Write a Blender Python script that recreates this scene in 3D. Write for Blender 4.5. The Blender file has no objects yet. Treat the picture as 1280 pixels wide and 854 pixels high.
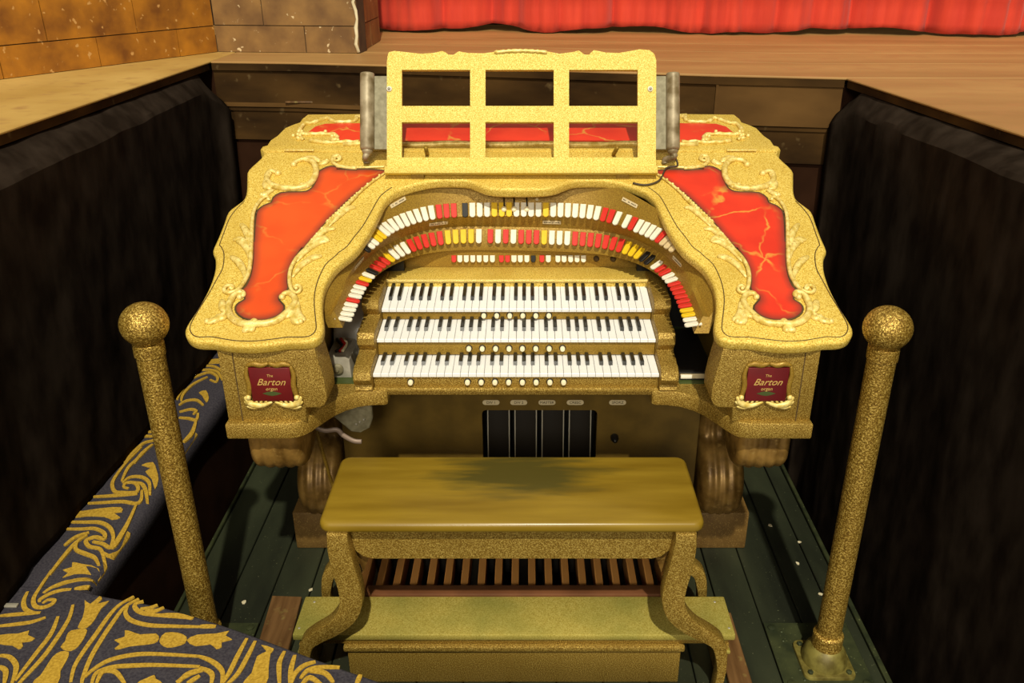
import bpy, bmesh, math, random
from mathutils import Vector, Matrix, noise
from mathutils.geometry import tessellate_polygon
random.seed(7)
SC = bpy.context.scene
COL = SC.collection
# ---------------------------------------------------------------- camera
cam = bpy.data.cameras.new('camera'); cam_o = bpy.data.objects.new('camera', cam); COL.objects.link(cam_o)
cam_o.location = (0.020, 0.0, 2.0)
cam_o.rotation_euler = (math.radians(90 - 24.75), 0, 0)
cam.sensor_width = 36; cam.lens = 1067 / 1280 * 36; cam.shift_x = -18 / 1280
cam.clip_start = 0.05
SC.camera = cam_o
# ---------------------------------------------------------------- light
SC.view_settings.view_transform = 'Standard'; SC.view_settings.look = 'None'
SC.view_settings.gamma = 1; SC.view_settings.use_curve_mapping = False
SC.view_settings.exposure = 0.0
w = bpy.data.worlds.new('world'); SC.world = w; w.use_nodes = True
w.node_tree.nodes['Background'].inputs[0].default_value = (1.0, 0.93, 0.74, 1)
w.node_tree.nodes['Background'].inputs[1].default_value = 0.30
def lamp(name, kind, loc, target, energy, color, size):
    l = bpy.data.lights.new(name, kind); l.energy = energy; l.color = color
    if kind == 'SPOT':
        l.shadow_soft_size = size; l.spot_size = math.radians(42); l.spot_blend = .4
    elif kind == 'AREA':
        l.shape = 'DISK'; l.size = size
    o = bpy.data.objects.new(name, l); COL.objects.link(o); o.location = loc
    o.rotation_euler = (Vector(target) - Vector(loc)).to_track_quat('-Z', 'Y').to_euler()
    return o
lamp('house_spotlight', 'SPOT', (0.85, -7.5, 14.0), (0, 2.8, .8), 11400, (1.0, .94, .75), .16)
lamp('front_fill', 'AREA', (-1.2, -9.0, 6.0), (0, 2.6, .8), 620, (1.0, .93, .76), 3.0)  # added soft fill without a known lamp, brightens the dark lower console

# ---------------------------------------------------------------- materials
MATS = {}
def nodemat(name):
    m = bpy.data.materials.new(name); m.use_nodes = True
    nt = m.node_tree; b = nt.nodes['Principled BSDF']
    return m, nt, b
def ramp(nt, fac, stops):
    r = nt.nodes.new('ShaderNodeValToRGB')
    e = r.color_ramp.elements
    while len(e) < len(stops): e.new(.5)
    for i, (p, c) in enumerate(stops):
        e[i].position = p; e[i].color = (*c, 1)
    nt.links.new(fac, r.inputs[0]); return r.outputs[0]
def tex(nt, kind, scale, coord, **kw):
    t = nt.nodes.new(kind)
    if 'Scale' in t.inputs: t.inputs['Scale'].default_value = scale
    for k, v in kw.items():
        if k in t.inputs: t.inputs[k].default_value = v
        else: setattr(t, k, v)
    nt.links.new(coord, t.inputs['Vector']); return t
def coords(nt, scale=(1, 1, 1)):
    g = nt.nodes.new('ShaderNodeTexCoord')
    mp = nt.nodes.new('ShaderNodeMapping'); mp.inputs['Scale'].default_value = scale
    nt.links.new(g.outputs['Object'], mp.inputs['Vector']); return mp.outputs[0]
def mixc(nt, fac, a, b, mode='MIX'):
    n = nt.nodes.new('ShaderNodeMix'); n.data_type = 'RGBA'; n.blend_type = mode
    for i, v in ((0, fac), (6, a), (7, b)):
        if hasattr(v, 'is_linked') or hasattr(v, 'links'): nt.links.new(v, n.inputs[i])
        elif i == 0: n.inputs[0].default_value = v
        else: n.inputs[i].default_value = (*v, 1)
    return n.outputs[2]
def bump(nt, b, h, strength, dist=.002):
    n = nt.nodes.new('ShaderNodeBump'); n.inputs['Strength'].default_value = strength; n.inputs['Distance'].default_value = dist
    nt.links.new(h, n.inputs['Height']); nt.links.new(n.outputs[0], b.inputs['Normal'])
def M(name, lo, hi, scale=8, rough=.5, metal=0, stretch=(1, 1, 1), bumpk=0, detail=4, spread=(.35, .65), fine=None, spec=None, sheen=0):
    m, nt, b = nodemat(name); c = coords(nt, stretch)
    t = tex(nt, 'ShaderNodeTexNoise', scale, c, Detail=detail)
    col = ramp(nt, t.outputs[0], [(spread[0], lo), (spread[1], hi)])
    if fine:
        fs, fc, p0, p1 = fine
        t2 = tex(nt, 'ShaderNodeTexNoise', fs, coords(nt), Detail=2)
        f = ramp(nt, t2.outputs[0], [(p0, (0, 0, 0)), (p1, (1, 1, 1))])
        col = mixc(nt, f, col, fc)
    nt.links.new(col, b.inputs['Base Color'])
    b.inputs['Roughness'].default_value = rough; b.inputs['Metallic'].default_value = metal
    if spec is not None: b.inputs['Specular IOR Level'].default_value = spec
    if sheen: b.inputs['Sheen Weight'].default_value = sheen; b.inputs['Sheen Roughness'].default_value = .6
    if bumpk: bump(nt, b, t.outputs[0], bumpk)
    MATS[name] = m; return m
def glitter(name, dark, mid, light, scale, rough, metal, bumpk, big=(.0, (0, 0, 0))):
    m, nt, b = nodemat(name); c = coords(nt)
    t = tex(nt, 'ShaderNodeTexNoise', scale, c, Detail=2, Roughness=.7)
    col = ramp(nt, t.outputs[0], [(.32, dark), (.49, mid), (.67, light)])
    t2 = tex(nt, 'ShaderNodeTexNoise', 5, c, Detail=4)
    f = ramp(nt, t2.outputs[0], [(.42, (0, 0, 0)), (.72, (big[0],) * 3)])
    col = mixc(nt, f, col, big[1])
    nt.links.new(col, b.inputs['Base Color'])
    r = ramp(nt, t.outputs[0], [(.35, (rough + .15,) * 3), (.65, (rough - .1,) * 3)])
    nt.links.new(r, b.inputs['Roughness']); b.inputs['Metallic'].default_value = metal
    bump(nt, b, t.outputs[0], bumpk, .003)
    MATS[name] = m; return m
def flat(name, c, rough=.5, metal=0, spec=None):
    m, nt, b = nodemat(name); b.inputs['Base Color'].default_value = (*c, 1)
    b.inputs['Roughness'].default_value = rough; b.inputs['Metallic'].default_value = metal
    if spec is not None: b.inputs['Specular IOR Level'].default_value = spec
    MATS[name] = m; return m
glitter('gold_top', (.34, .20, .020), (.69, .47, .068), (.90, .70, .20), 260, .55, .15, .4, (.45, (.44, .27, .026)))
glitter('gold_bright', (.52, .33, .05), (.80, .58, .15), (.95, .80, .34), 300, .5, .25, .2)
glitter('gold_rack', (.42, .28, .03), (.66, .48, .085), (.80, .63, .17), 340, .6, .1, .25)
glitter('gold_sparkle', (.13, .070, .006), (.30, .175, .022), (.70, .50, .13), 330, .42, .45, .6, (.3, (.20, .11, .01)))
glitter('gold_post', (.10, .050, .005), (.28, .16, .018), (.80, .56, .14), 200, .38, .5, .9, (.2, (.2, .1, .01)))
glitter('gold_board', (.30, .22, .03), (.46, .36, .07), (.60, .50, .14), 260, .5, .3, .2, (.6, (.20, .21, .04)))
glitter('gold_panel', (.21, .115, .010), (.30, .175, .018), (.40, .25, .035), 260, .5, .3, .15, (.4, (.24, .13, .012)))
M('gold_ornament', (.60, .42, .08), (.90, .72, .27), 60, .40, .15, bumpk=.4, fine=(200, (.34, .21, .04), .60, .74))
M('knee_brown', (.105, .060, .007), (.15, .087, .012), 14, .45, .1)
M('bronze', (.13, .065, .012), (.34, .19, .045), 18, .42, .35, bumpk=.5, fine=(60, (.36, .22, .06), .6, .75))
M('base_brown', (.12, .062, .012), (.17, .092, .02), 12, .55, .1, fine=(260, (.3, .18, .05), .58, .72))
M('groove', (.045, .022, .004), (.09, .05, .01), 20, .7)
M('ivory', (.78, .74, .62), (.84, .80, .69), 20, .3)
M('key_white', (.80, .79, .78), (.84, .83, .83), 20, .3)
flat('shoe_black', (.014, .010, .006), .6, spec=.15)
flat('key_black', (.012, .011, .009), .28)
flat('black', (.006, .005, .004), .45)
flat('silver', (.42, .38, .30), .45, .4)
flat('cream', (.85, .76, .52), .3)
flat('paper', (.62, .50, .30), .7)
flat('ink', (.03, .02, .015), .7)
flat('gold_leaf', (.55, .36, .10), .5, .1)
M('flange_dull', (.10, .075, .012), (.24, .20, .045), 30, .5, .3, bumpk=.4)
flat('emblem_green', (.05, .07, .015), .5)
M('maroon', (.085, .004, .006), (.14, .006, .008), 10, .35)
M('tab_red', (.55, .022, .014), (.62, .034, .020), 30, .55, spec=.25)
M('tab_yellow', (.70, .43, .010), (.78, .52, .015), 30, .55, spec=.25)
flat('tab_black', (.012, .010, .008), .5, spec=.2)
M('tab_white', (.72, .66, .52), (.84, .80, .68), 30, .55, spec=.25, fine=(300, (.42, .34, .22), .62, .72))
M('tab_tan', (.56, .42, .22), (.64, .50, .28), 30, .55, spec=.25)
M('metal_grey', (.34, .31, .25), (.46, .43, .36), 30, .45, .15, bumpk=.2)
M('lamp_metal', (.15, .105, .045), (.38, .31, .20), 22, .5, .2, bumpk=.4)
M('plate_grey', (.17, .145, .08), (.25, .22, .135), 60, .6, .1, bumpk=.3)
M('wrap_grey', (.42, .40, .36), (.66, .63, .58), 12, .35, .1, bumpk=.6)
M('curtain_red', (.52, .027, .009), (.66, .046, .015), 14, .8, 0, (1, 1, .12), sheen=.1)
M('velvet_black', (.0135, .0090, .0060), (.0300, .0210, .0150), 14, .95, 0, (1, 1, .5), bumpk=.5, spec=.02, sheen=.0)
M('stage_wood', (.31, .165, .050), (.42, .24, .080), 5, .5, 0, (.18, 1, 1), bumpk=.05, fine=(9, (.36, .185, .062), .5, .8))
M('apron_wood', (.42, .25, .058), (.54, .35, .10), 6, .6, 0, (.5, .5, 1), fine=(16, (.36, .20, .06), .55, .8))
M('fascia_dark', (.018, .0085, .0028), (.085, .042, .011), 5, .8, 0, (.5, 1, 1.4), spec=.08, spread=(.3, .75), fine=(24, (.13, .085, .035), .66, .85))
M('fascia_brown', (.055, .027, .008), (.13, .066, .020), 4, .8, 0, (.6, 1, 1.5), spec=.08, spread=(.3, .7))
M('stone_orange', (.17, .056, .005), (.46, .18, .010), 9, .6, 0, bumpk=.4, spread=(.3, .7), fine=(34, (.56, .30, .09), .66, .72))
M('stone_brown', (.13, .060, .015), (.26, .135, .035), 10, .6, 0, bumpk=.4, spread=(.3, .7), fine=(34, (.60, .46, .26), .68, .73))
M('plaster', (.55, .46, .28), (.72, .64, .44), 30, .8, bumpk=.5)
M('mortar', (.05, .025, .008), (.08, .045, .015), 20, .9)
M('floor_green', (.009, .011, .0055), (.028, .033, .016), 6, .5, 0, (1, .25, 1), bumpk=.1, fine=(130, (.13, .14, .07), .70, .76))
M('floor_pit', (.016, .006, .0025), (.028, .011, .005), 6, .8, spec=.05)
M('plank_brown', (.085, .038, .010), (.17, .085, .028), 7, .5, 0, (6, .6, 1), fine=(30, (.24, .18, .05), .62, .8))
M('steel_green', (.030, .038, .018), (.065, .075, .030), 14, .45, .4, bumpk=.3, fine=(90, (.20, .22, .09), .68, .78))
M('pedal_wood', (.44, .19, .045), (.60, .28, .075), 9, .45, 0, (3, .4, 1))
M('heel_red', (.10, .035, .012), (.15, .055, .02), 9, .5)
M('carpet_blue', (.034, .030, .040), (.060, .054, .064), 160, .95, 0, bumpk=.6, spec=.1)
M('carpet_gold', (.34, .20, .022), (.50, .31, .040), 160, .95, 0, bumpk=.6, spec=.1)
flat('cord_brown', (.05, .03, .012), .6)
flat('pink_grey', (.24, .17, .13), .5, .2)
# bench varnish: mustard lacquer worn through to grey green in the middle of the seat
m, nt, b = nodemat('bench_varnish'); c = coords(nt, (.5, 4, 1))
t = tex(nt, 'ShaderNodeTexNoise', 5, c, Detail=5)
col = ramp(nt, t.outputs[0], [(.3, (.17, .100, .007)), (.7, (.27, .172, .016))])
g = nt.nodes.new('ShaderNodeTexCoord'); mp = nt.nodes.new('ShaderNodeMapping')
mp.inputs['Location'].default_value = (.0, -2.085 * 8.2, 0); mp.inputs['Scale'].default_value = (4.3, 8.2, 0)
nt.links.new(g.outputs['Object'], mp.inputs[0])
nz = tex(nt, 'ShaderNodeTexNoise', 1, coords(nt, (7, 45, 1)), Detail=4)
ln = nt.nodes.new('ShaderNodeVectorMath'); ln.operation = 'LENGTH'; nt.links.new(mp.outputs[0], ln.inputs[0])
ad = nt.nodes.new('ShaderNodeMath'); ad.operation = 'MULTIPLY_ADD'; ad.inputs[1].default_value = 1.5
nt.links.new(nz.outputs[0], ad.inputs[0]); nt.links.new(ln.outputs['Value'], ad.inputs[2])
f = ramp(nt, ad.outputs[0], [(.0, (1, 1, 1)), (1.0, (0, 0, 0))])
mr = nt.nodes.new('ShaderNodeMapRange'); mr.inputs[1].default_value = 1.25; mr.inputs[2].default_value = 1.95; mr.inputs[3].default_value = .95; mr.inputs[4].default_value = 0
nt.links.new(ad.outputs[0], mr.inputs[0])
nt.links.new(mixc(nt, mr.outputs[0], col, (.072, .058, .012)), b.inputs['Base Color'])
b.inputs['Roughness'].default_value = .3; MATS['bench_varnish'] = m
# red lacquer with gold crackle
def redmat(name, c0, c1, width, sc, amount):
    m, nt, b = nodemat(name); c = coords(nt)
    t = tex(nt, 'ShaderNodeTexNoise', 6, c, Detail=3)
    col = ramp(nt, t.outputs[0], [(.35, c0), (.65, c1)])
    n2 = tex(nt, 'ShaderNodeTexNoise', 11, c, Detail=3)
    vm = nt.nodes.new('ShaderNodeVectorMath'); vm.operation = 'MULTIPLY_ADD'
    nt.links.new(n2.outputs['Color'], vm.inputs[0]); vm.inputs[1].default_value = (.10, .10, .10); nt.links.new(c, vm.inputs[2])
    v = tex(nt, 'ShaderNodeTexVoronoi', sc, vm.outputs[0], feature='DISTANCE_TO_EDGE')
    f = ramp(nt, v.outputs['Distance'], [(0, (amount,) * 3), (width, (0, 0, 0))])
    n3 = tex(nt, 'ShaderNodeTexNoise', 9, c, Detail=2)
    f2 = ramp(nt, n3.outputs[0], [(.40, (0, 0, 0)), (.56, (1, 1, 1))])
    fm = mixc(nt, 1.0, f, f2, 'MULTIPLY')
    col = mixc(nt, fm, col, (.62, .33, .05))
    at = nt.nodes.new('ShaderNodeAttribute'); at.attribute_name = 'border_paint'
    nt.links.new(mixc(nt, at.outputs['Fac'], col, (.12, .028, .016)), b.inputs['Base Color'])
    b.inputs['Roughness'].default_value = .38; MATS[name] = m
redmat('red_lacquer', (.62, .060, .006), (.72, .085, .010), .02, 4.2, .35)
redmat('red_crackle', (.60, .026, .008), (.74, .042, .012), .035, 6.5, .8)

# ---------------------------------------------------------------- builders
def mesh_from(name, verts, faces, smooth=False):
    me = bpy.data.meshes.new(name); me.from_pydata([tuple(v) for v in verts], [], faces)
    bm = bmesh.new(); bm.from_mesh(me); bmesh.ops.recalc_face_normals(bm, faces=bm.faces); bm.to_mesh(me); bm.free()
    if smooth:
        for p in me.polygons: p.use_smooth = True
    return me
def link(name, me, mat, parent=None, kind=None, matrix=None):
    if mat and not me.materials: me.materials.append(MATS[mat])
    o = bpy.data.objects.new(name, me); COL.objects.link(o)
    if parent is not None:
        o.parent = parent; o.matrix_parent_inverse = WM[parent].inverted()
    mw = matrix or Matrix()
    o.matrix_basis = mw
    WM[o] = mw if parent is None else mw
    if kind: o['kind'] = kind
    return o
WM = {}
def thing(name, label, cat, loc=(0, 0, 0), group=None):
    o = bpy.data.objects.new(name, None); COL.objects.link(o); o.location = loc; o.empty_display_size = .1
    WM[o] = Matrix.Translation(loc)
    return tag(o, label, cat, group)
def tag(o, label, cat=None, group=None):
    o['label'] = label
    if cat: o['category'] = cat
    if group: o['group'] = group
    return o
def finish(bm, name, smooth_angle=None):
    bmesh.ops.recalc_face_normals(bm, faces=bm.faces)
    me = bpy.data.meshes.new(name); bm.to_mesh(me); bm.free()
    if smooth_angle:
        for p in me.polygons: p.use_smooth = True
        me.set_sharp_from_angle(angle=math.radians(smooth_angle))
    return me
def box(name, x, y, z, mat, parent=None, bev=0, kind=None, seg=2, matrix=None):
    bm = bmesh.new(); vs = [bm.verts.new((a, b, c)) for a in x for b in y for c in z]
    for f in ((0, 1, 3, 2), (4, 6, 7, 5), (0, 4, 5, 1), (2, 3, 7, 6), (0, 2, 6, 4), (1, 5, 7, 3)): bm.faces.new([vs[i] for i in f])
    if bev: bmesh.ops.bevel(bm, geom=bm.edges[:], offset=bev, segments=seg, affect='EDGES', profile=.5)
    return link(name, finish(bm, name, 40 if bev else None), mat, parent, kind, matrix)
def prism_mesh(name, pts, lo, hi, bev=0, seg=3, holes=None, which='both'):
    """extrude a 2-D outline between the maps lo(p) and hi(p)"""
    bm = bmesh.new(); n = len(pts)
    loops = [pts] + (holes or []); allp = [p for l in loops for p in l]
    A_ = [bm.verts.new(lo(p)) for p in allp]; B_ = [bm.verts.new(hi(p)) for p in allp]
    top = []; bot = []
    if holes:
        tris = tessellate_polygon([[Vector((p[0], p[1], 0)) for p in l] for l in loops])
        for t in tris:
            top.append(bm.faces.new([B_[i] for i in t])); bot.append(bm.faces.new([A_[i] for i in reversed(t)]))
    else:
        top.append(bm.faces.new(B_)); bot.append(bm.faces.new(A_[::-1]))
    k = 0
    for l in loops:
        m_ = len(l)
        for i in range(m_):
            j = (i + 1) % m_; bm.faces.new((A_[k + i], A_[k + j], B_[k + j], B_[k + i]))
        k += m_
    bmesh.ops.recalc_face_normals(bm, faces=bm.faces)
    if bev:
        bset = set(B_[:n]); es = [e for e in bm.edges if e.verts[0] in bset and e.verts[1] in bset and len([f for f in e.link_faces if f in top]) == 1]
        if which == 'both':
            aset = set(A_[:n]); es += [e for e in bm.edges if e.verts[0] in aset and e.verts[1] in aset and len([f for f in e.link_faces if f in bot]) == 1]
        bmesh.ops.bevel(bm, geom=es, offset=bev, segments=seg, affect='EDGES', profile=.5, clamp_overlap=True)
    return finish(bm, name, 35)
def catmull(p, per=5, closed=False):
    n = len(p); out = []
    V = [Vector(q) for q in p]
    rng = range(n) if closed else range(n - 1)
    for i in rng:
        if closed: a, b_, c_, d = V[i - 1], V[i], V[(i + 1) % n], V[(i + 2) % n]
        else: a, b_, c_, d = V[max(i - 1, 0)], V[i], V[i + 1], V[min(i + 2, n - 1)]
        for k in range(per):
            t = k / per
            out.append(.5 * ((2 * b_) + (c_ - a) * t + (2 * a - 5 * b_ + 4 * c_ - d) * t * t + (3 * b_ - a - 3 * c_ + d) * t ** 3))
    if not closed: out.append(V[-1])
    return out
def resample(p, n, closed=False):
    V = [Vector(q) for q in p] + ([Vector(p[0])] if closed else [])
    L = [0]
    for a, b_ in zip(V, V[1:]): L.append(L[-1] + (b_ - a).length)
    out = []; j = 0
    for i in range(n):
        s_ = L[-1] * i / (n if closed else n - 1)
        while j < len(L) - 2 and L[j + 1] < s_: j += 1
        f_ = (s_ - L[j]) / max(L[j + 1] - L[j], 1e-9); out.append(V[j].lerp(V[j + 1], f_))
    return out
def tube_mesh(name, pts, rad, seg=8, nrm=None, flatk=1.0):
    """sweep a (flattened) circle along 3-D points; rad is a number or one per point"""
    P_ = [Vector(p) for p in pts]; n = len(P_)
    R_ = rad if isinstance(rad, (list, tuple)) else [rad] * n
    vs = []; fs = []; up = Vector(nrm) if nrm else None; prev = None
    for i in range(n):
        t = (P_[min(i + 1, n - 1)] - P_[max(i - 1, 0)]).normalized()
        if up: s_ = t.cross(up)
        elif prev: s_ = prev - t * prev.dot(t)
        else: s_ = t.orthogonal()
        if s_.length < 1e-6: s_ = t.orthogonal()
        s_.normalize(); prev = s_; u_ = s_.cross(t)
        for k in range(seg):
            a = 2 * math.pi * k / seg
            vs.append(P_[i] + s_ * (math.cos(a) * R_[i]) + u_ * (math.sin(a) * R_[i] * flatk))
    for i in range(n - 1):
        for k in range(seg):
            a, b_ = i * seg + k, i * seg + (k + 1) % seg
            fs.append((a, b_, b_ + seg, a + seg))
    fs.append(tuple(range(seg))[::-1]); fs.append(tuple(range((n - 1) * seg, n * seg)))
    return mesh_from(name, vs, fs, True)
def lathe_mesh(name, prof, loc=(0, 0, 0), seg=24):
    vs = []; fs = []
    for r, z in prof:
        for k in range(seg):
            a = 2 * math.pi * k / seg; vs.append((loc[0] + r * math.cos(a), loc[1] + r * math.sin(a), loc[2] + z))
    for i in range(len(prof) - 1):
        for k in range(seg):
            a, b_ = i * seg + k, i * seg + (k + 1) % seg; fs.append((a, b_, b_ + seg, a + seg))
    fs.append(tuple(range(seg))[::-1]); fs.append(tuple(range((len(prof) - 1) * seg, len(prof) * seg)))
    me = mesh_from(name, vs, fs, True); me.set_sharp_from_angle(angle=math.radians(40)); return me
def ball_mesh(name, r, seg=12, squash=1):
    prof = [(max(r * math.sin(math.pi * i / 8), 1e-5), -r * squash * math.cos(math.pi * i / 8)) for i in range(9)]
    return lathe_mesh(name, prof, seg=seg)
def text_mesh(name, s, size, shear=0, ext=.0004):
    cu = bpy.data.curves.new(name, 'FONT'); cu.body = s; cu.size = size; cu.align_x = 'CENTER'; cu.align_y = 'CENTER'; cu.extrude = ext; cu.shear = shear; cu.resolution_u = 3
    o = bpy.data.objects.new(name, cu); COL.objects.link(o)
    me = bpy.data.meshes.new_from_object(o.evaluated_get(bpy.context.evaluated_depsgraph_get()))
    bpy.data.objects.remove(o); me.name = name; return me
def frame(o, x, y, z):
    """matrix with the given axes"""
    return Matrix(((x[0], y[0], z[0], o[0]), (x[1], y[1], z[1], o[1]), (x[2], y[2], z[2], o[2]), (0, 0, 0, 1)))
OUT=[(0.856,2.8641),(0.8638,2.8263),(0.8891,2.7673),(0.885,2.7314),(0.8694,2.6616),(0.8692,2.6209),(0.8845,2.5943),(0.9023,2.5616),(0.9019,2.5105),(0.9024,2.4486),(0.9039,2.3928),(0.889,2.3636),(0.8767,2.318),(0.8731,2.2681),(0.876,2.2144),(0.8851,2.1574),(0.8953,2.1072),(0.8939,2.0831),(0.8829,2.0639),(0.8641,2.0503),(0.8414,2.0449),(0.8094,2.0436),(0.7759,2.0368),(0.7412,2.0328),(0.6947,2.0315),(0.6436,2.0382),(0.6092,2.0449),(0.5712,2.0449),(0.5428,2.0517),(0.5286,2.0666),(0.5245,2.0915),(0.5299,2.1224),(0.541,2.1655),(0.5476,2.2099),(0.5478,2.2493),(0.5406,2.2866),(0.5285,2.3232),(0.508,2.354),(0.4905,2.3771),(0.4738,2.4072),(0.4587,2.4517),(0.4442,2.5045),(0.4341,2.559),(0.4231,2.6094),(0.411,2.6342),(0.3934,2.6575),(0.3506,2.6849),(0.2898,2.7068),(0.2349,2.7128),(0.1729,2.7088),(0.1413,2.6928),(0.1126,2.677),(0.0716,2.6672),(0.0003,2.6653)]
GROOVE=[(0.8789,2.8114),(0.875,2.7601),(0.8669,2.7032),(0.8628,2.6547),(0.8711,2.6109),(0.8874,2.5713),(0.8975,2.5263),(0.8973,2.4608),(0.8969,2.4155),(0.8897,2.4046),(0.8736,2.3752),(0.8625,2.318),(0.8592,2.2681),(0.8663,2.2144),(0.8769,2.1625),(0.8835,2.1122),(0.8801,2.0876),(0.8651,2.0683),(0.8467,2.0625),(0.8171,2.0635),(0.7817,2.0563),(0.7466,2.0501),(0.6981,2.0492),(0.6477,2.0563),(0.6118,2.0625),(0.5745,2.0625),(0.5532,2.0683),(0.5437,2.0876),(0.5491,2.1171),(0.5621,2.1676),(0.5698,2.2091),(0.5717,2.2518),(0.5676,2.2956),(0.5584,2.3349),(0.5361,2.3694),(0.5305,2.3808),(0.5099,2.4067),(0.4957,2.4451),(0.4759,2.4943),(0.4603,2.5552),(0.4491,2.6023),(0.4391,2.6345),(0.4212,2.6617),(0.4085,2.6754)]
RED=[(0.8104,2.5487),(0.8084,2.5681),(0.7955,2.5877),(0.7766,2.6009),(0.7751,2.6243),(0.7559,2.6479),(0.7121,2.6513),(0.6772,2.6547),(0.661,2.6753),(0.6562,2.7102),(0.6581,2.7457),(0.6437,2.7673),(0.6186,2.7819),(0.5794,2.7673),(0.5325,2.7601),(0.5988,2.766),(0.5435,2.7642),(0.4885,2.7642),(0.4382,2.7573),(0.4452,2.7401),(0.482,2.6893),(0.5241,2.6345),(0.565,2.5604),(0.6025,2.4794),(0.5695,2.5422),(0.594,2.4855),(0.6188,2.4365),(0.6418,2.383),(0.6572,2.3369),(0.6398,2.3986),(0.6553,2.3521),(0.6602,2.3068),(0.6551,2.2626),(0.6487,2.241),(0.6515,2.2171),(0.6655,2.2091),(0.6641,2.1934),(0.6461,2.1727),(0.6438,2.1523),(0.6572,2.1346),(0.6811,2.1221),(0.7147,2.1196),(0.747,2.1271),(0.7711,2.1472),(0.7781,2.1676),(0.7723,2.183),(0.76,2.196),(0.7684,2.2144),(0.7802,2.2224),(0.7684,2.2464),(0.7656,2.2846),(0.7703,2.3293),(0.7791,2.3752),(0.7932,2.4344),(0.7884,2.4245),(0.8028,2.4979)]
TUBES={'ring':[(0.7453,2.7819),(0.7338,2.8054),(0.7074,2.8129),(0.6812,2.7966),(0.6644,2.7601),(0.6617,2.7208),(0.6719,2.6857),(0.7019,2.6671),(0.7417,2.665),(0.7796,2.6753),(0.8067,2.6962),(0.8183,2.7279),(0.8102,2.7529),(0.7873,2.7421)],'spine1':[(0.7824,2.6076),(0.7928,2.6243),(0.8045,2.6176),(0.8145,2.5943),(0.8192,2.5551),(0.8119,2.5042),(0.795,2.4245),(0.7784,2.3426),(0.7909,2.3986),(0.7811,2.3578),(0.7723,2.2956),(0.7776,2.2518),(0.7906,2.225),(0.8121,2.2171),(0.8251,2.2293),(0.821,2.2437),(0.8072,2.2437),(0.8005,2.233),(0.8077,2.2303)],'spine2':[(0.6231,2.2314),(0.6304,2.2384),(0.6219,2.2453),(0.6116,2.233),(0.6166,2.2186),(0.6311,2.2224),(0.6461,2.2518),(0.6551,2.3012),(0.6471,2.3521),(0.6233,2.3986),(0.6274,2.3936),(0.5986,2.4639),(0.5733,2.5136),(0.5406,2.5779),(0.5135,2.631),(0.5861,2.5018),(0.5489,2.5682),(0.5162,2.6291),(0.4816,2.6865),(0.4366,2.7446)],'cup':[(0.7745,2.1997),(0.7652,2.2091),(0.7736,2.2197),(0.7893,2.2118),(0.7961,2.1882),(0.7961,2.1625),(0.7839,2.1346),(0.7606,2.1132),(0.7336,2.1033),(0.7111,2.1043),(0.6811,2.1053),(0.6532,2.1161),(0.6321,2.1422),(0.6194,2.1702),(0.6207,2.196),(0.6373,2.2144),(0.6529,2.2144),(0.6572,2.2013)],'toprail':[(0.5987,2.8151),(0.6098,2.8263),(0.6137,2.8077),(0.6017,2.8054),(0.5946,2.8188),(0.6061,2.8323),(0.6208,2.8225),(0.6151,2.7966),(0.595,2.7782),(0.5613,2.7688),(0.5334,2.7659),(0.6004,2.7758),(0.5445,2.7706),(0.4895,2.7712),(0.4385,2.7747)]}
LEAVES=[[(0.8466,2.5029),(0.8244,2.4731),(0.8009,2.4245),(0.7857,2.3714)],[(0.8516,2.4305),(0.8294,2.4335),(0.8054,2.4036),(0.7818,2.3483)],[(0.8419,2.3636),(0.8164,2.3435),(0.7918,2.3096),(0.7736,2.2681)],[(0.8418,2.4284),(0.818,2.4164),(0.7928,2.381),(0.7799,2.3406)],[(0.5665,2.4245),(0.5883,2.4413),(0.6113,2.4185),(0.6354,2.3714)],[(0.5547,2.4793),(0.58,2.478),(0.6001,2.4486),(0.6204,2.4007)],[(0.5757,2.3636),(0.6027,2.3549),(0.6293,2.3236),(0.6445,2.2791)],[(0.5679,2.4254),(0.5944,2.4224),(0.6252,2.3869),(0.6448,2.3406)],[(0.5101,2.5779),(0.5349,2.5694),(0.5555,2.5358),(0.5781,2.4917)],[(0.8216,2.1934),(0.8115,2.1625),(0.7941,2.1472)],[(0.8456,2.1122),(0.8242,2.1171),(0.8124,2.1296),(0.8017,2.1472)],[(0.822,2.1371),(0.8041,2.1271),(0.7914,2.1371)],[(0.5861,2.1122),(0.6036,2.1147),(0.6119,2.1371),(0.6142,2.1676)],[(0.5775,2.1171),(0.5909,2.1271),(0.6025,2.1472),(0.6106,2.1882)],[(0.6327,2.1271),(0.6216,2.1472),(0.6191,2.1727)],[(0.7124,2.0779),(0.7159,2.0925),(0.7118,2.1072)],[(0.7404,2.0852),(0.726,2.0876),(0.7163,2.1023)],[(0.6306,2.8114),(0.6465,2.7966),(0.6614,2.7892)],[(0.6587,2.8003),(0.686,2.8225),(0.7146,2.8263)],[(0.8194,2.6344),(0.8069,2.6377),(0.7959,2.6479),(0.7811,2.6616)],[(0.8188,2.7102),(0.8087,2.6753),(0.7885,2.665)],[(0.8117,2.7493),(0.8168,2.7314),(0.8134,2.6962)]]
BEADS=[((0.7428,2.7856),0.01),((0.7846,2.74),0.01),((0.7741,2.2013),0.009),((0.6572,2.2013),0.009),((0.6959,2.6822),0.008),((0.6767,2.6753),0.007),((0.7122,2.1087),0.012),((0.8402,2.1132),0.008),((0.5881,2.1132),0.008),((0.8127,2.6344),0.007),((0.7871,2.6129),0.006),((0.8079,2.2357),0.006),((0.6245,2.2346),0.006),((0.6378,2.8077),0.006),((0.7132,2.8188),0.006)]
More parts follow.
